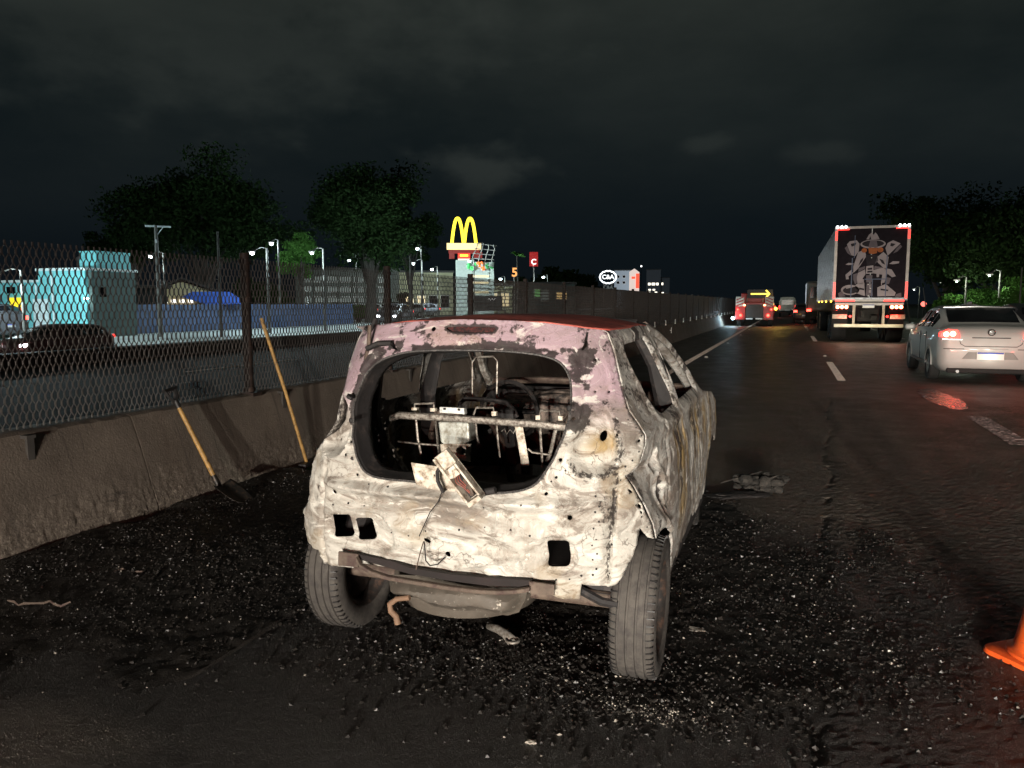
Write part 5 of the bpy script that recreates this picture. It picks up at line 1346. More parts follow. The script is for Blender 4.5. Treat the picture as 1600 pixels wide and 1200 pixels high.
for s in (-1, 1):
    for i in range(3):
        MB().sphere((s * (HW - .04 - .15 * i), -.03, Z1 + .01), .045, 8).build('roof_lamp', m_white_on, tl)
        MB().lathe([(.058, -.02), (.058, .02)], 12, (s * (.80 + .155 * i), -.04, 1.36), 'Y', cap=True).build('tail_light', m_hot, tl)
        MB().lathe([(.075, .0), (.075, .03)], 12, (s * (.80 + .155 * i), -.035, 1.36), 'Y', cap=True).build('lens', m_red_soft, tl)
        MB().lathe([(.045, -.02), (.045, .02)], 10, (s * (.55 + .17 * i + .1), -.03, 1.00), 'Y', cap=True).build('lower_lamp', m_red_on if i else m_red_soft, tl)
    m_strip = emit('red_marker', (1, .03, .02), 3.2, (.5, .02, .02)) if s < 0 else m_strip
    MB().box((s * (HW - .02), -.03, Z0 + .38), (.07, .02, .62)).build('red_marker', m_strip, tl)
    MB().box((s * (HW - .02), -.03, Z1 - .33), (.07, .02, .34)).build('red_marker', m_strip, tl)
    MB().box((s * (HW - .26), -.03, Z1 - .10), (.42, .02, .035)).build('red_marker', m_strip, tl)
    MB().box((s * .86, -.03, Z0 - .02), (.70, .02, .06)).build('red_marker', m_strip, tl)
    MB().box((s * 1.02, .06, .99), (.52, .02, .17)).build('reflector_board', mat('pale_board', (.62, .58, .45), .5) if s < 0 else bpy.data.materials['pale_board'], tl)
    MB().box((s * .52, .05, 1.05), (.09, .08, .80)).build('bumper_post', mat('cream_post', (.52, .47, .36), .5) if s < 0 else bpy.data.materials['cream_post'], tl)
    MB().box((s * 1.0, .35, .85), (.56, .02, .75)).build('mudflap', m_rubber, tl)
    for y in (.95, 2.25, 3.5, 13.2, 14.5, 17.8):
        e = bpy.data.objects.new('wheel', None); COL.objects.link(e); e.parent = tl; e.location = (s * 1.0, y, .52)
        MB().lathe([(.30, -.27), (.49, -.27), (.52, -.22), (.52, .22), (.49, .27), (.30, .27)], 24, axis='X').build('tyre', m_rubber, e, True)
        MB().lathe([(.30, s * .24), (.28, s * .14), (.12, s * .10), (.10, s * .2), (.001, s * .2)], 18, axis='X').build('rim', m_alloy, e, True)
MB().box((0, .02, 1.50), (2.4, .08, .14)).build('light_bar', m_frame, tl)
MB().box((0, .0, .64), (2.44, .10, .13)).build('underrun_bar', mat('underrun_yellow', (.88, .82, .62), .35, var=.1), tl, bevel=.02)
MB().box((0, 9, 1.30), (.9, 17, .35)).build('chassis', m_under, tl)
MB().box((0, .5, 1.05), (.8, .5, .5)).box((-.2, .1, 1.1), (.15, .2, .3)).box((.2, .2, .95), (.25, .2, .2)).build('tow_gear', m_under, tl, bevel=.04)
plate(tl, -.02, -.04, 1.39, .42, .13)
for i in range(4): MB().sphere((-HW - .03, 1.0 + 4.6 * i, Z0 - .04), .035, 6).build('side_lamp', m_amber, tl)
for x in (2.1, 2.86, 3.6): lamp('tail_or_fill_glow', 'POINT', (x, 32.1, .80), 8, (1, .88, .66), radius=.1)  # added lamps without a real source, brightening the underrun bar

tr_ = thing('tractor_unit', 'pale lorry cab seen past the left side of the trailer', 'lorry', (2.3, 60.0, 0))
MB().box((0, 2.2, 2.0), (2.4, 4.2, 2.2)).build('cab', mat('cab_white', (.10, .10, .10), .4), tr_, bevel=.15)
MB().box((0, .06, 2.3), (1.9, .08, .8)).build('rear_window', m_dglass, tr_)
for s in (-1, 1):
    MB().box((s * 1.0, .02, 1.0), (.30, .08, .16)).build('tail_light', m_red_on, tr_)
    for y in (.8, 3.6): MB().lathe([(.25, -.15), (.5, -.15), (.5, .15), (.25, .15)], 20, (s * 1.05, y, .5), 'X').build('wheel', m_rubber, tr_, True)
MB().box((0, 2, .75), (2.3, 4.0, .4)).build('chassis', m_under, tr_)

# -- red recovery truck with a lit arrow
at_ = thing('arrow_truck', 'red road-service truck with lit yellow arrow board parked on the left lane line', 'truck', (-2.18, 53.0, 0))
m_tred = paint('truck_red', (.42, .018, .015), 0, .35)
MB().box((0, 2.6, 1.1), (2.30, 5.0, 1.0)).box((0, 4.0, 1.75), (2.1, 1.9, .9)).build('body', m_tred, at_, bevel=.06)
for s in (-1, 1):
    MB().box((s * .88, .06, .95), (.62, .30, 1.05)).build('rear_cabinet', m_tred, at_, bevel=.02)
    pn = MB().box((s * .92, -.10, 1.62), (.52, .04, .62)).build('striped_board', mat('board_white', (.60, .55, .46), .45) if s < 0 else bpy.data.materials['board_white'], at_)
    for j in range(3): MB().box((s * .92, -.125, 1.42 + .2 * j), (.50, .012, .07), Matrix.Rotation(s * .4, 3, 'Y')).build('stripe', m_tred, pn)
    MB().lathe([(.09, -.14), (.09, -.08)], 14, (s * .86, 0, .72), 'Y', cap=True).build('tail_light', m_red_on, at_)
    MB().lathe([(.05, -.14), (.05, -.08)], 12, (s * 1.05, 0, 1.10), 'Y', cap=True).build('marker_light', m_red_on, at_)
    MB().lathe([(.05, -.16), (.05, -.12)], 12, (s * .62, 0, 1.38), 'Y', cap=True).build('marker_light', m_hot, at_)
    for y in (.9, 4.2): MB().lathe([(.22, -.13), (.42, -.13), (.42, .13), (.22, .13)], 20, (s * .98, y, .42), 'X').build('wheel', m_rubber, at_, True)
MB().box((0, -.02, 1.0), (1.12, .10, .85)).build('loading_ramp', mat('ramp_dark', (.05, .04, .035), .6, dirt=(.12, .09, .07)), at_)
for s in (-.9, -.3, .3, .9): MB().box((s, -.12, .50), (.42, .04, .09)).build('bumper_stripe', m_refl if abs(s) < .5 else m_tred, at_)
MB().tube([(-.5, .3, 1.5), (-.5, .6, 2.0), (.5, .6, 2.0), (.5, .3, 1.5)], .04, 6).build('gantry', m_frame, at_)
bd_ = MB().box((.30, .5, 2.12), (1.60, .08, .56)).build('arrow_board', m_black, at_)
m_arrow = emit('arrow_yellow', (1.0, .72, .06), 3.5)
k = MB().box((.25, .44, 2.12), (1.05, .04, .085))
for s in (-1, 1): k.box((.79, .44, 2.12 + s * .105), (.36, .04, .085), Matrix.Rotation(s * R_(48), 3, 'Y'))
k.build('lit_arrow', m_arrow, bd_)
lw = MB().sphere((-1.35, -.05, .52), .11, 10).build('work_lamp', emit('blue_white', (.55, .85, 1.0), 40), at_, True)
lamp('work_lamp_light', 'POINT', (-3.75, 52.6, .6), 160, (.55, .85, 1.0), radius=.1)
lamp('amber_glow', 'POINT', (-.75, 53.2, 1.5), 80, (1, .6, .1), radius=.1)
MB().sphere((1.32, .1, 1.15), .10, 8).build('amber_lamp', m_amber, at_, True)

vn = thing('white_van', 'white van seen from behind in the left lane beyond the arrow truck', 'van', (-.25, 92, 0))
V = []; F = []
pr = [(-.92, .45), (-.95, 1.0), (-.90, 1.75), (-.78, 2.12), (-.55, 2.22), (.55, 2.22), (.78, 2.12), (.90, 1.75), (.95, 1.0), (.92, .45)]
MB().prism(pr, lambda a, b, q: (a, q, b), 4.6).build('body', mat('van_white', (.62, .60, .50), .4), vn, bevel=.05)
MB().prism([(-.70, 1.35), (-.64, 1.88), (.64, 1.88), (.70, 1.35)], lambda a, b, q: (a, -.02 + q, b), .03).build('rear_window', mat('van_glass', (.20, .20, .17), .2), vn)
MB().box((0, -.03, .58), (1.8, .10, .22)).build('bumper', m_under, vn)
MB().box((0, -.09, .75), (.55, .02, .16)).build('number_plate', m_refl, vn)
for s in (-1, 1):
    MB().box((s * .87, -.02, 1.05), (.12, .06, .36)).build('tail_light', m_red_soft, vn)
    for y in (.8, 3.8): MB().lathe([(.15, -.1), (.33, -.1), (.33, .1), (.15, .1)], 16, (s * .8, y, .33), 'X').build('wheel', m_rubber, vn, True)
simple_car('red_car', 'red hatchback with bright tail lamps between the van and the trailer', 'car', (1.70, 80, 0), 0, (.35, .03, .03), HATCH, m_red_on)
simple_car('red_car', 'dark car with bright tail lamps right beside the trailer front', 'car', (2.15, 71, 0), 0, (.10, .02, .02), HATCH, m_red_on)
for x_, y_, l_ in ((1.1, 62, 'near dark car with red lamps just left of the lorry cab'), (.75, 105, 'dark car with red lamps right behind the van lane'), (2.2, 118, 'far car with red lamps in the middle lane'), (-1.9, 150, 'very far car with red lamps near the end of the barrier')): simple_car('distant_car', l_, 'car', (x_, y_, 0), 0, (.06, .03, .03), HATCH, m_red_on, group='cars far ahead')
simple_car('distant_car', 'far dark car with red lamps beyond the white van', 'car', (-.4, 130, 0), 0, (.05, .05, .05), HATCH, m_red_on)

# -- vehicles on the other side of the fence
simple_car('maroon_car', 'dark maroon hatchback passing behind the mesh in front of the teal building', 'car', (-19.2, 17.2, 0), R_(184), (.10, .030, .028), HATCH, m_red_soft, m_white_on).scale = (.80, .76, .62)
simple_car('parked_silver_car', 'silver car parked in front of the teal building at the left edge', 'car', (-28.0, 19.4, 0), R_(70), (.45, .48, .48), HATCH)
simple_car('parked_dark_car', 'dark car with a lit tail lamp parked beside the silver car near the teal building', 'car', (-29.6, 22.4, 0), R_(90), (.04, .04, .045), HATCH, m_red_on)
simple_car('oncoming_car', 'dark car with lit headlights at the end of the blue hoarding', 'car', (-25.4, 48.0, 0), R_(12), (.03, .03, .035), HATCH, None, m_white_on)
bpy.data.objects['oncoming_car'].rotation_euler.z = R_(192)
for i, (px, py, tt, c) in enumerate(((582, 489, 75, (.5, .5, .48)), (604, 488, 78, (.55, .55, .52)), (560, 490, 68, (.35, .36, .36)), (664, 490, 82, (.5, .5, .5)), (684, 490, 86, (.2, .2, .22)), (520, 490, 66, (.4, .4, .4)))):
    q = (((-38.33, 66.25, 0.57)), ((-38.52, 69.39, 0.59)), ((-35.92, 59.64, 0.6)), ((-36.63, 74.32, 0.41)), ((-37.07, 78.43, 0.36)), ((-36.94, 57.14, 0.62)))[i]
    simple_car('parked_car', ['pale car parked before the long lit building, left of the pair', 'pale car parked before the long lit building, right of the pair', 'grey car parked under the trunk of the spreading tree', 'pale car parked in front of the yellow shop front', 'dark car parked in front of the yellow shop front', 'grey car standing just beyond the end of the blue hoarding'][i], 'car', (q[0], q[1], 0), R_(80 + 14 * i), c, HATCH, group='cars parked along the lit buildings')

# ------------------------------------------------------------------ buildings beyond the opposite road
def face(x, y): return -math.atan2(x, y)
m_teal = mat('teal_render', (.16, .50, .52), .7, var=.1, scale=1.5, dirt=(.10, .32, .34), dirt_amt=.3, bscale=12)
m_tealD = mat('grey_green_render', (.05, .085, .08), .8, var=.2, scale=1.2)  # plain dark render; also colours in the shade on the teal building's side
m_trim = mat('white_trim', (.6, .66, .66), .6)
tb_ = thing('teal_building', 'turquoise rendered low building with stepped roof lit by a street lamp behind the mesh', 'building')
MB().box((-34.2, 27.2, 1.22), (4.6, 3.2, 2.44)).box((-30.5, 26.9, 1.47), (2.8, 2.6, 2.94)).build('wall', m_teal, tb_)
MB().box((-30.5, 27.0, 3.0), (3.0, 2.9, .12)).build('cornice', m_trim, tb_)
MB().box((-29.0, 26.95, 1.45), (.22, 2.4, 2.9)).build('shaded_side_skin', m_tealD, tb_)  # thin dark skin that paints the side wall's shade
MB().box((-29.72, 27.3, 3.44), (1.0, 1.9, .80)).build('upper_storey', m_teal, tb_)
MB().lathe([(.55, 2.95), (.60, 3.0), (.60, 3.65), (.45, 3.78), (.001, 3.80)], 18, (-31.4, 28.0, 0)).build('water_tank', mat('tank_brown', (.05, .04, .038), .8), tb_)
MB().box((-31.75, 25.55, .85), (.9, .10, 1.7)).build('door', mat('white_door', (.55, .62, .63), .5), tb_)
sg = MB().box((-33.2, 25.5, 1.55), (.75, .10, .42)).build('yellow_sign', emit('sign_yellow', (1, .75, .03), .9, (.7, .5, .02)), tb_)
MB().box((-33.2, 25.5, 1.10), (.75, .10, .40)).build('red_sign', emit('sign_redlit', (1, .18, .05), .7, (.6, .1, .03)), tb_)
MB().box((-28.88, 26.3, 2.0), (.05, .32, .42)).build('window', m_dglass, tb_)
MB().box((-33.6, 25.57, 2.1), (.5, .06, .3)).build('window', m_dglass, tb_)
MB().box((-36.2, 27.4, 1.1), (1.2, 3, 2.2)).box((-34.2, 27.2, 2.50), (4.7, 3.3, .10)).build('parapet', m_trim, tb_)
MB().tube([(-31.0, 25.54, 0), (-31.0, 25.54, 2.9)], .05, 6).tube([(-32.0, 25.54, 0), (-32.0, 25.54, 2.4)], .04, 6).build('downpipe', m_trim, tb_)
MB().box((-32.3, 25.56, .14), (7.8, .10, .28)).build('plinth', m_tealD, tb_)
MB().box((-29.0, 25.52, 1.72), (.22, .06, .06)).build('wall_lamp', m_white_on, tb_)

m_hoard = mat('blue_hoarding', (.05, .085, .17), .6, var=.3, scale=1.2, dirt=(.03, .045, .08), dirt_amt=.4)
hb = thing('blue_hoarding', 'long blue sheet hoarding of upright panels along the service street', 'hoarding', (-30.3, 29.5, 0))
hp = None
for i in range(20):
    if hp is None:
        o = MB().box((0, .50, .72), (.05, .985, 1.44)).box((.03, .25, .72), (.02, .05, 1.40)).box((.03, .75, .72), (.02, .05, 1.40)).build('panel', m_hoard, hb); hp = o.data
    else: o = bpy.data.objects.new('panel', hp); COL.objects.link(o); o.parent = hb
    o.location = (.02 * math.sin(i * 2.1), i * 1.0, .015 * math.sin(i * 1.7))
ho = thing('gabled_house', 'low house with cream gable and a bright blue awning behind the hoarding', 'house')
gx0, gy0 = (-32.76, 35.24, 1.65)[:2]
G_ = face(gx0, gy0); ho.location = (gx0, gy0, 0); ho.rotation_euler = (0, 0, G_)
m_cream = mat('cream_wall', (.50, .42, .24), .7, var=.15)
MB().prism([(-2.0, 0), (-2.0, 1.9), (-.0, 2.75), (2.4, 1.9), (2.4, 0)], lambda a, b, q: (a, q, b), 5).build('wall', m_cream, ho)
MB().prism([(-2.5, 1.78), (-.0, 2.85), (2.9, 1.80), (2.9, 1.92), (-.0, 2.98), (-2.5, 1.90)], lambda a, b, q: (a, -.25 + q, b), 5.4).build('roof', mat('dark_roof', (.03, .025, .022), .8), ho)
MB().prism([(0.0, 1.85), (.5, 2.15), (2.5, 2.15), (3.4, 1.5), (3.2, 1.45), (1.2, 1.45)], lambda a, b, q: (a, -1.6 + q, b), 1.2).build('awning', mat('blue_tarp', (.03, .12, .55), .5, var=.2), ho)
for i in range(6): MB().box((-1.8 + .45 * i, -.08, 1.62), (.30, .06, .20)).build('eave_lamp', emit('eave_white', (1, .95, .85), 1.8) if i == 0 else bpy.data.materials['eave_white'], ho)
dk = thing('dark_shed', 'dark low shed between the teal building and the gabled house', 'shed'); q = (-31.76, 31.33, 1.63); dk.location = (q[0], q[1], 0); dk.rotation_euler = (0, 0, face(q[0], q[1]))
MB().box((0, 1.5, 1.15), (2.4, 3, 2.3)).build('wall', mat('shed_dark', (.02, .018, .018), .9), dk); MB().box((0, 1.4, 2.38), (2.8, 3.6, .14)).build('roof', bpy.data.materials['dark_roof'], dk)

def block(name, label, px, w, h, d, m, wins=None, wm=None, cat='building', roof=None):
    t_ = thing(name, label, cat, (px[0], px[1], 0), face(px[0], px[1]))
    MB().box((0, d / 2, h / 2), (w, d, h)).build('wall', m, t_)
    MB().box((0, d / 2, h + .12), (w + .3, d + .3, .26)).build('roof', roof or m_kerb, t_)
    for (x, z, ww, hh, mm) in (wins or []):
        f_ = MB().box((x, -.03, z), (ww + .16, .10, hh + .16)).build('window_frame', m_frame, t_)
        MB().box((x, -.07, z), (ww, .08, hh)).build('pane', mm, f_)
    return t_
m_wwin = emit('warm_window', (1.0, .66, .26), 1.1); m_cwin = emit('cool_window', (.8, .95, .85), .14); m_swin = emit('shop_window', (1.0, .82, .45), 1.3)
m_mall = mat('mall_grey', (.09, .095, .08), .7, var=.15, scale=.4); m_yel = mat('mall_yellow', (.36, .33, .20), .7, var=.15, scale=.4)
m_offw = mat('off_white', (.45, .47, .42), .7, var=.12)
block('long_hall', 'long pale hall with rows of lit panes seen behind the second post of the fence', (-51.31, 82.91, 0.24), 12.5, 5.6, 8, m_mall, [(-5 + 1.55 * i, z, 1.1, .55, m_cwin) for i in range(7) for z in (2.0, 3.2, 4.4)])
block('yellow_hall', 'long yellowish hall with warm shop windows left of the golden sign', (-44.86, 88.44, 0.2), 9.5, 5.4, 9, m_yel, [(-3.8 + 1.5 * i, 1.7, 1.0, 1.5, m_swin if i in (0, 2, 3) else m_dglass) for i in range(6)])
py_ = thing('shop_tower', 'white shop tower with lit slatted front and curved grid crown under the golden sign', 'building'); q = (-33.93, 81.7, 0.33)
py_.location = (q[0], q[1], 0); py_.rotation_euler = (0, 0, face(q[0], q[1]))
MB().box((-1.2, 1.6, 3.2), (1.9, 3, 6.4)).build('white_block', m_offw, py_)
MB().box((1.0, 1.8, 3.1), (2.4, 3, 6.2)).build('wall', m_offw, py_)
for i in range(11): MB().box((.65, .22, 1.7 + .36 * i), (1.9, .10, .20)).build('slat', m_swin if i in (3, 6, 8) else m_offw, py_)
for j in range(4):
    MB().tube([(-.35 + .75 * j, .2, 6.2), (-.15 + .75 * j, .1, 7.0), (.2 + .70 * j, 0, 7.7), (.45 + .66 * j - .1 * j, 0, 8.4 - .10 * j)], .06, 6).build('crown_rib', m_frame, py_, True)
for j in range(4): MB().tube([(-.35 + .18 * j, .1, 6.6 + .55 * j), (2.2 + .10 * j, .1, 6.45 + .52 * j)], .05, 6).build('crown_rail', m_frame, py_, True)
def blobs(name, c, n, r, m, seed):
    R = random.Random(seed); k = MB()
    for _ in range(n): k.sphere((c[0] + R.uniform(-.42, .42), -.05, c[2] + R.uniform(-.42, .42)), r * R.uniform(.5, 1.1), 8, sc=(1, .4, 1))
    k.build(name, m, py_, True)
blobs('orange_emblem', (.75, 0, 5.75), 9, .20, emit('emblem_orange', (1.0, .22, .04), .9, (.5, .1, .02)), 1)
blobs('green_emblem', (-.35, 0, 5.55), 8, .22, emit('emblem_green', (.10, .62, .18), .5, (.03, .3, .06)), 2)
blobs('green_emblem', (1.7, 0, 5.5), 6, .18, emit('emblem_dark_green', (.06, .30, .10), .3, (.03, .2, .05)), 3)
q = (-31.11, 78.57, 1.5)
bb_ = thing('dark_billboard', 'dark billboard with a white scrawl standing before the shop tower', 'billboard', (q[0], q[1], 0), face(q[0], q[1]))
MB().box((0, 0, q[2]), (3.2, .2, 1.55)).build('board', m_black, bb_)
for s in (-1, 1): MB().box((s * 1.2, .05, q[2] / 2 - .35), (.14, .14, q[2] - .7)).build('leg', m_frame, bb_)
MB().tube([(.0, -.12, q[2] + .35), (.18, -.12, q[2] + .5), (.3, -.12, q[2] + .34), (.5, -.12, q[2] + .48), (.66, -.12, q[2] + .36), (.82, -.12, q[2] + .55)], .045, 5).build('white_script', emit('script_white', (1, 1, .95), 1.2), bb_)
q = (-32.64, 86.6, 1.8)
block('lit_kiosk', 'small kiosk with two bright cream panes right of the dark billboard', (q[0], q[1]), 2.8, 3.6, 3, m_yel, [(-.75, 1.9, .8, 1.6, m_swin), (.55, 1.9, .9, 1.6, m_swin)])
q = (-20.45, 67.47, 1.73)
block('dim_office', 'dim grey office with a green lit window seen through the far mesh', (q[0], q[1]), 4.2, 3.2, 4, m_tealD, [(-1.3, 2.4, .5, .7, emit('green_window', (.3, .8, .25), .5)), (-.6, 2.2, .6, .9, m_cwin), (.9, 2.2, .9, .6, m_wwin)])

# signs
def font(txt, size, ext, m, parent, loc, name='lettering', align='CENTER'):
    c = bpy.data.curves.new(name, 'FONT'); c.body = txt; c.size = size; c.extrude = ext; c.align_x = align; c.align_y = 'CENTER'
    c.offset = size * .022
    dg = bpy.data.objects.new(name + '_tmp', c); COL.objects.link(dg)
    me = bpy.data.meshes.new_from_object(dg.evaluated_get(bpy.context.evaluated_depsgraph_get()))
    bpy.data.objects.remove(dg)
    o = obj_from(name, me, m, parent); o.location = loc; o.rotation_euler = (R_(90), 0, 0); return o
q = (-44.17, 102.4, 8.25)
gs = thing('golden_arch_sign', 'tall pole sign with glowing yellow double arch over a lit cream and red panel', 'sign', (q[0], q[1], 0), face(q[0], q[1]))
zb = q[2]
m_gold = emit('arch_yellow', (1.0, .80, .045), 2.6, (.8, .5, .02))
zA = zb + 1.75; k = MB()
for s in (-1, 1):
    pts = []
    for i in range(25):
        a = i / 24; x = s * (.06 + 1.66 * a); z = zA + 3.55 * (1 - abs(2 * a - 1) ** 2.3)
        pts.append((x, 0, z))
    k.tube(pts, .20, 8, flat=1.1)
k.build('double_arch', m_gold, gs, True)
MB().box((0, .05, zA - .40), (4.9, .5, .90)).build('cream_panel', emit('panel_cream', (1.0, .78, .34), 1.6, (.7, .5, .3)), gs)
MB().box((0, .05, zA - 1.15), (4.4, .45, .50)).build('red_panel', emit('panel_red', (.8, .05, .02), .25, (.3, .02, .02)), gs)
MB().box((.0, .0, zA - 1.75), (1.75, .5, .75)).build('lower_red_box', emit('box_red', (1.0, .05, .02), 1.4, (.6, .03, .02)), gs)
MB().box((.0, -.28, zA - 1.70), (1.15, .06, .26)).build('yellow_text_bar', m_gold, gs)
MB().box((.0, -.03, zA - 2.28), (1.75, .5, .25)).build('pale_box', emit('box_pale', (1.0, .8, .6), 1.6), gs)
MB().box((-1.75, .05, zA - 1.75), (.75, .4, .8)).build('side_red_box', bpy.data.materials['panel_red'], gs); MB().box((2.0, .05, zA - 1.6), (1.2, .4, .8)).build('side_red_box', bpy.data.materials['panel_red'], gs)
for s in (-1, 1): MB().tube([(s * .7, .2, 0), (s * .7, .2, zA - .8)], .16, 10).build('pole', m_frame, gs, True)
q = (-27.11, 76.09, 4.68)
s5 = thing('number_sign', 'glowing orange figure 5 on a thin post above the mesh', 'sign', (q[0], q[1], 0), face(q[0], q[1]))
font('5', 1.25, .05, emit('five_orange', (1.0, .42, .12), 1.4), s5, (0, 0, q[2]))
MB().tube([(0, .1, 0), (0, .1, q[2] - .4)], .06, 8).build('post', m_frame, s5, True)
q = (-30.02, 91.32, 6.93)
sc_ = thing('red_banner_sign', 'upright red sign with white letter C standing above dark trees', 'sign', (q[0], q[1], 0), face(q[0], q[1]))
MB().box((0, .06, q[2]), (1.05, .14, 1.75)).build('board', emit('banner_red', (.75, .03, .03), .38, (.4, .02, .02)), sc_)
font('Ç', .92, .03, emit('letter_white', (1, .98, .95), 1.8), sc_, (0, -.04, q[2] - .35))
MB().tube([(0, .2, 0), (0, .2, q[2] - .8)], .09, 8).build('post', m_frame, sc_, True)
q = (-33.63, 148.76, 6.6)
ca = thing('scalloped_sign', 'white lit sign with letters inside a scalloped ring above the far fence', 'sign', (q[0], q[1], 0), face(q[0], q[1]))
m_sgw = emit('sign_white', (.88, .95, 1.0), 2.2)
MB().tube([((1.5 + .12 * abs(math.cos(a * 7))) * math.cos(a), 0, q[2] + (1.12 + .12 * abs(math.cos(a * 7))) * math.sin(a)) for a in [2 * math.pi * i / 84 for i in range(84)]], .15, 6, closed=True).build('scalloped_ring', m_sgw, ca, True)
font('C&A', 1.15, .05, m_sgw, ca, (0, -.02, q[2]))
font('C&A', .95, .04, emit('sign_dim', (.6, .7, .7), .16), ca, (.05, -.02, q[2] - 2.0))
for s in (-1, 1): MB().tube([(s * .8, .25, 0), (s * .8, .25, q[2] - 1)], .12, 8).build('post', m_frame, ca, True)
q = (-32.63, 170.52, 6.85)
rw = thing('red_white_tower', 'slim white tower with red lit band and pointed top right of the scalloped sign', 'building', (q[0], q[1], 0), face(q[0], q[1]))
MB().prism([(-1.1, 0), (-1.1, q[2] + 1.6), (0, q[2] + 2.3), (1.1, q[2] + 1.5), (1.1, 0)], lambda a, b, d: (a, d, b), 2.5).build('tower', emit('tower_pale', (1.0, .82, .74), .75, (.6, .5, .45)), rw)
MB().box((.72, -.06, q[2] - .4), (.72, .12, 3.2)).build('red_band', emit('band_red', (1.0, .10, .05), 1.3), rw)
MB().box((-.2, -.06, q[2] + .3), (.8, .1, .5)).build('red_lettering', bpy.data.materials['band_red'], rw)
lamp('street_or_fill_light', 'POINT', (-42.42, 236.34, 5.78), 26000, (.8, .9, 1), radius=.3)  # added lamp with no lamp post, brightening the apartment blocks
m_apt = mat('apartment_wall', (.28, .30, .32), .8, var=.1); m_aptd = mat('apartment_dark', (.10, .11, .12), .8)
m_lit = emit('flat_window', (1.0, .92, .75), 2.4)
for i, (px, w, h, wins, lbl) in enumerate((
    ((-53.14, 259.54, 8.83), 6.5, 12.5, [(-2, 8.5, .9, .8, m_dglass), (0, 8.5, .9, .8, m_dglass), (-2, 10.5, .9, .8, m_dglass), (0, 10.5, .9, .8, m_dglass)], 'pale apartment block with unlit windows behind the red and white tower'),
    ((-50.45, 303.24, 8.71), 5.5, 14.5, [(-1.6, 9.0, .9, .9, m_lit), (0, 9.0, 1.3, .9, m_lit), (1.5, 9.0, .8, .9, m_lit), (-1.4, 6.8, .9, .5, m_lit), (.2, 6.8, .9, .5, m_lit), (-1.6, 5.6, 1, .8, m_lit), (1.0, 5.6, 1, .8, m_lit)], 'apartment block with several lit windows, the taller one right of the slim tower'),
    ((-47.18, 309.64, 7.57), 4.0, 11.5, [(-.8, 9.2, .6, .9, m_lit), (-.6, 5.4, .8, 1.0, m_lit)], 'lower grey apartment block with two lit windows at the right end of the skyline'))):
    block('apartment_block', lbl, px, w, h, 10, m_apt if i == 0 else m_aptd, wins)

# ------------------------------------------------------------------ poles and street lamps
m_pole = mat('lamp_pole', (.10, .095, .085), .7, .1)
m_lampc = emit('street_lamp_on', (.80, .98, 1.0), 60)
def street_lamp(label, p, arm=.6, light=0, r=.10, c=(.72, .95, 1.0)):
    t_ = thing('street_lamp', label, 'street lamp', (p[0], p[1], 0), face(p[0], p[1]), 'street lamps beyond the opposite road')
    MB().tube([(arm, .1, 0), (arm, .1, p[2] + .25), (arm * .6, .05, p[2] + .32), (0, 0, p[2] + .12)], [.07, .05, .04, .035], 8).build('pole', m_pole, t_, True)
    MB().box((0, 0, p[2] + .10), (.34, .20, .08)).build('lamp_head', m_frame, t_, bevel=.02)
    MB().sphere((0, 0, p[2]), r, 10, sc=(1.1, 1, .8)).build('lit_lens', m_lampc, t_, True)
    if light: lamp('street_or_fill_light', 'POINT', (p[0], p[1], p[2] - .12), light, c, radius=.12)
    return t_
LAMPS = [
 ((-28.24, 20.94, 2.51), 'bright street lamp at the left edge over the parked cars', .8, 1700), ((-36.14, 36.46, 4.28), 'street lamp shining over the roof right of the teal building', .7, 500),
 ((-42.84, 48.88, 3.09), 'lamp glowing above the blue awning', .8, 400), ((-25.13, 31.84, 3.96), 'street lamp just right of the tall brown fence post', .7, 350),
 ((-33.64, 54.53, 4.94), 'lamp shining between the two tall trees', .6, 200), ((-43.13, 61.52, 2.4), 'low lamp behind the end of the blue hoarding', .6, 1500),
 ((-36.97, 76.87, 5.19), 'bright round lamp left of the golden sign', .6, 9000), ((-27.55, 54.67, 5.73), 'lamp on a tall thin post right of the spreading tree', .3, 60),
 ((-31.61, 74.6, 5.88), 'small lamp before the shop tower', .5, 700), ((-31.31, 83.08, 4.27), 'small lamp between the shop tower and the orange figure', .5, 700),
 ((-28.82, 91.51, 4.73), 'small lamp before the dark trees right of the red sign', .5, 200), ((-30.63, 40.68, 5.2), 'small lamp in the crown of the lit green tree', .4, 160), ((-39.18, 66.57, 6.22), 'lamp low in the left side of the spreading tree', .5, 200)]
for p, lbl, arm, li in LAMPS: street_lamp(lbl, p, arm, li, .05 + .0012 * math.hypot(p[0], p[1]))
# more lamps of the same row along the service street
for p, lbl in (((-24.5, 36, 4.2), 'lamp of the service street before the blue hoarding, hidden by the tall fence post'), ((-24.5, 48, 4.2), 'lamp of the service street near the oncoming car'), ((-36, 18, 4), 'lamp over the car park outside the left edge')):
    street_lamp(lbl, p, .6, 1300, .08)
def pole(label, p, h_add=0, cross=False, r=.09):
    t_ = thing('utility_pole', label, 'pole', (p[0], p[1], 0), face(p[0], p[1]), 'poles along the service street')
    MB().tube([(0, 0, 0), (0, 0, p[2])], [r * 1.25, r * .8], 10).build('pole', m_pole, t_, True)
    if cross:
        MB().box((.10, 0, p[2] - .02), (1.05, .08, .07)).build('crossarm', m_trim, t_)
        MB().tube([(0, .0, p[2] - .45), (.30, 0, p[2] - .05)], .02, 6).tube([(0, 0, p[2] - .9), (.0, -.1, p[2] - .6)], .03, 6).build('brace', m_trim, t_)
    return t_
pole('concrete utility pole with a crossarm rising before the dark tree', (-26.55, 27.16, 4.91), cross=True)
pole('plain slim pole in front of the blue hoarding', (-23.96, 28.06, 4.66), r=.06)
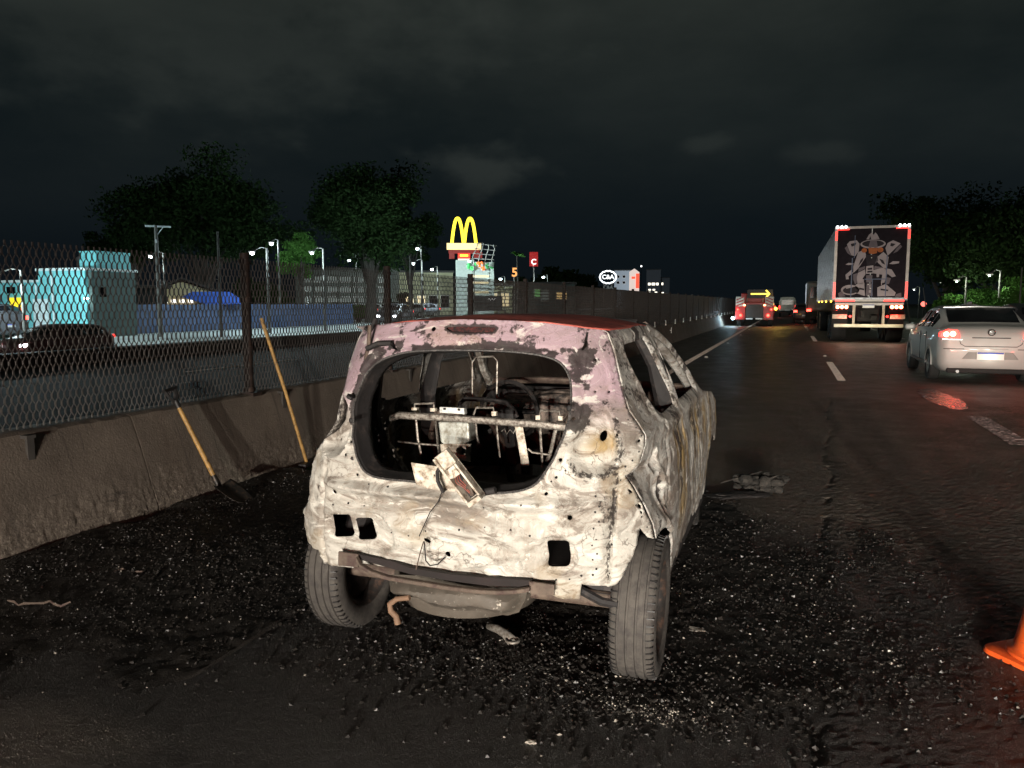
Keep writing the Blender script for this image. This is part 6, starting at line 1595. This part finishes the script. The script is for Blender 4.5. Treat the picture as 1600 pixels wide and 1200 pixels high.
pole('slim pole between the two tall trees', (-34.56, 52.16, 5.78), r=.07)
pole('short slim pole before the long pale hall', (-36.65, 57.48, 2.81), r=.06)
pole('slim pole right of the spreading tree trunk', (-29.03, 56.23, 5.3), r=.06)
MB_ = None

# ------------------------------------------------------------------ trees
def leafmat(name, c):
    t = NT(name); v = t.coord(); t.color(t.mix(t.noise(v, .8, 4), tuple(x * .8 for x in c), tuple(x * 1.2 for x in c))); t.rough(.8); t.b.inputs['Specular IOR Level'].default_value = .08
    return t.m
m_leaf = leafmat('dark_leaves', (.016, .032, .009)); m_leaf2 = leafmat('fresh_leaves', (.055, .13, .025)); m_bark = mat('bark', (.05, .042, .035), .9, bscale=12)
def tree(name, label, loc, rx, ry, z0, z1, n, leaf, m, trunk_r=.35, seed=0, clumps=46, group=None, cat='tree', limbs=7):
    R = np.random.default_rng(seed)
    t_ = thing(name, label, cat, (loc[0], loc[1], 0), 0, group)
    cz = (z0 + z1) / 2; rz = (z1 - z0) / 2
    nl = 8
    lob = R.normal(size=(nl, 3)); lob /= np.linalg.norm(lob, axis=1)[:, None]; lob *= R.uniform(.35, .72, nl)[:, None]; lob[:, 2] *= .8; lob[0] = 0
    lr = R.uniform(.30, .52, nl); lr[0] = .62
    C = R.normal(size=(clumps, 3)); C /= np.linalg.norm(C, axis=1)[:, None]; C *= (R.random(clumps) ** .4)[:, None]
    li = R.integers(nl, size=clumps); C = lob[li] + C * lr[li][:, None]
    k = R.integers(clumps, size=n); sz = R.uniform(.08, .16, clumps)
    P_ = C[k] + np.clip(R.normal(size=(n, 3)), -1.7, 1.7) * sz[k][:, None] * np.array([1, 1, .75])
    P_ = P_ * np.array([rx, ry, rz]) + np.array([0, 0, cz])
    A = R.normal(size=(n, 3)); A /= np.linalg.norm(A, axis=1)[:, None]
    B = np.cross(A, R.normal(size=(n, 3))); B /= np.linalg.norm(B, axis=1)[:, None]
    s = leaf * R.uniform(.6, 1.4, n)[:, None]
    V = np.stack([P_ - A * s, P_ + B * s * .5, P_ + A * s, P_ - B * s * .5], 1).reshape(-1, 3)
    F = np.arange(n * 4).reshape(-1, 4)
    me = bpy.data.meshes.new('crown'); me.from_pydata(V.tolist(), [], F.tolist()); me.update(); obj_from('crown', me, m, t_)
    b = MB().tube([(0, 0, 0), (.1, 0, z0 * .55), (.0, .1, z0 + rz * .5), (.1, 0, cz)], [trunk_r, trunk_r * .8, trunk_r * .6, trunk_r * .2], 10)
    for i in range(limbs):
        c = C[i] * np.array([rx, ry, rz]) * .85 + np.array([0, 0, cz]); zz = z0 * R.uniform(.6, 1.05)
        b.tube([(.05, 0, zz), tuple(c * np.array([.45, .45, 0]) + np.array([0, 0, zz * .5 + c[2] * .5])), tuple(c)], [trunk_r * .45, trunk_r * .28, trunk_r * .06], 6)
    b.build('trunk', m_bark, t_, True)
    return t_
q = (-41.75, 47.19, 3.62); tree('spreading_tree', 'great dark round-crowned tree rising above the teal building', q, 7.8, 6.5, 3.0, 13.4, 52000, .145, m_leaf, .45, 1, 150)
q = (-30.96, 53.22, 3.69); tree('spreading_tree', 'wide dark tree with a thick trunk left of the golden sign', q, 6.3, 5.5, 3.0, 12.8, 46000, .145, m_leaf, .5, 2, 130)
q = (-53.2, 51.65, 3.91); tree('spreading_tree', 'smaller dark tree at the left flank of the great round tree', q, 3.6, 3.5, 3.5, 9.5, 10000, .17, m_leaf, .3, 3, 70)
q = (-31.23, 44.54, 3.4); tree('lit_tree', 'bright green tree lit from below between the two big dark trees', q, 1.9, 1.9, 2.9, 6.3, 9000, .10, m_leaf2, .16, 4, 30)
q = (-36.69, 46.81, 3.08); tree('bush', 'dark bush behind the tall brown fence post', q, 2.6, 2, .4, 4.2, 6000, .13, m_leaf, .15, 5, 24, cat='bush')
q = (-30.83, 59.64, 3.36); tree('spreading_tree', 'dark tree reaching right towards the golden sign', q, 2.9, 3, 4.4, 9.6, 9000, .13, m_leaf, .25, 12, 30)
q = (-32.77, 54.42, 1.19); tree('bush', 'low green bush under the spreading tree trunk', q, 2.4, 1.5, .1, 1.5, 2500, .14, m_leaf2, .1, 6, 20, cat='bush')
q = (-36.3, 68.1, 1.0); tree('bush', 'round clipped bush before the yellowish hall', q, 1.6, 1.2, .2, 2.6, 1800, .16, m_leaf, .1, 8, 16, cat='bush')
for i, (q, w, h, lbl) in enumerate((((-34.44, 116.33, 5.88), 5.2, 8.2, 'dark rounded tree under the red sign'), ((-43.48, 161.35, 7.52), 6.0, 9.6, 'dark rounded tree left of the scalloped sign'), ((-43.19, 118.43, 5.02), 4.5, 7.0, 'dark tree behind the lit kiosk'))):
    tree('distant_tree', lbl, q, w, 4, 1.5, h, 3000, .4, m_leaf, .3, 20 + i, 26, 'dark trees behind the far fence')
q = (-28.6, 81.12, 6.71)
pt = thing('palm_tree', 'slim palm with a small tufted head between the golden sign and the red sign', 'palm', (q[0], q[1], 0))
MB().tube([(0, 0, 0), (.1, 0, q[2] * .5), (0, 0, q[2])], [.14, .10, .09], 8).build('trunk', m_bark, pt, True)
k = MB()
for i in range(22):
    a = i * 2.4; e = .3 + .9 * ((i * 7) % 11) / 11; L_ = 1.0
    pts = [(L_ * r * math.cos(a) * math.cos(e), L_ * r * math.sin(a) * math.cos(e), q[2] + L_ * r * math.sin(e) * 1.2 - .5 * r * r) for r in (0, .35, .7, 1.0)]
    k.tube(pts, [.04, .10, .08, .01], 4, flat=.25)
k.build('fronds', m_leaf2, pt)
# right-hand side of the highway
R_TREES = [((13.3, 58.38, 2.91), 7.0, 1.6, 9.4, 12000, 'largest dark tree at the top right of the road'), ((11.02, 66.13, 3.13), 5.4, 1.6, 10.4, 9000, 'dark tree just right of the trailer'),
           ((14.29, 52.31, 2.74), 6.0, 1.6, 8.2, 10000, 'dark tree cut by the right edge')]
for i, (q, w, z0, z1, n, lbl) in enumerate(R_TREES): tree('roadside_tree', lbl, q, w, w * .8, z0, z1, int(n * 2.6), .15, m_leaf, .35, 40 + i, 110, 'dark trees on the right verge')
for i, (q, w, z1, lbl) in enumerate((((10.74, 55.18, 1.66), 2.2, 2.9, 'lit green shrub seen above the silver saloon roof'), ((11.64, 51.24, 1.72), 2.6, 3.4, 'taller lit green shrub at the right edge'), ((9.93, 59.15, 1.5), 1.5, 2.1, 'small lit green shrub left of the saloon roof'), ((11.46, 46.89, 1.63), 1.8, 2.6, 'lit green shrub cut by the right edge'))):
    tree('roadside_shrub', lbl, q, w, w, .3, z1, 7000, .075, m_leaf2, .07, 60 + i, 26, 'lit shrubs on the right verge', 'shrub')
for i, (p, li, lbl) in enumerate((((9.96, 47.57, 2.96), 220, 'lamp lighting the green leaves at the right'), ((9.35, 52.67, 2.8), 130, 'small lamp before the dark tree right of the trailer'), ((11.44, 70.56, 3.09), 60, 'lamp on a short pole right of the trailer'), ((11.34, 84.38, 2.81), 40, 'tiny lamp close to the right edge of the trailer'))):
    street_lamp(lbl, p, .5, li, .05, (.85, 1, .8))
q = (9.61, 39.97, 3.08); pole('thin grey pole at the right edge before the dark trees', q, r=.035)
for i, (q, lbl) in enumerate((((8.16, 61.77, 2.05), 'pale leaning stem right of the trailer'), ((9.35, 62.24, 2.32), 'tall pale stem behind the red signal lamp'))):
    t_ = thing('bare_stem', lbl, 'sapling', (q[0], q[1], 0)); MB().tube([(0, 0, 0), (-.15, 0, q[2] * .5), (-.4, 0, q[2] + .3)], [.07, .05, .02], 6).build('trunk', m_pole, t_, True)
q = (9.82, 67.65, 1.45)
sl = thing('signal_lamp', 'round red lamp on a short post between the trailer and the silver saloon', 'signal', (q[0], q[1], 0), face(q[0], q[1]))
MB().tube([(0, .1, 0), (0, .1, q[2])], .05, 8).build('post', m_pole, sl, True)
MB().lathe([(.20, .06), (.20, .0), (.001, -.04)], 20, (0, 0, q[2]), 'Y').build('red_lens', emit('signal_red', (1.0, .16, .12), 2.6), sl, True)
flat('verge', 9.2, 60, -45, 400, -.004, mat('verge_grass', (.03, .05, .015), .95, var=.5, scale=2))
q = (-110.36, 604.69, 30.34)
ms = thing('radio_mast', 'far thin mast with a single white light above the skyline', 'mast', (q[0], q[1], 0)); MB().tube([(0, 0, 0), (0, 0, q[2])], .2, 6).build('mast', m_kerb, ms, True); MB().sphere((0, 0, q[2]), .7, 8).build('beacon', emit('mast_light', (1, 1, 1), 3), ms, True)
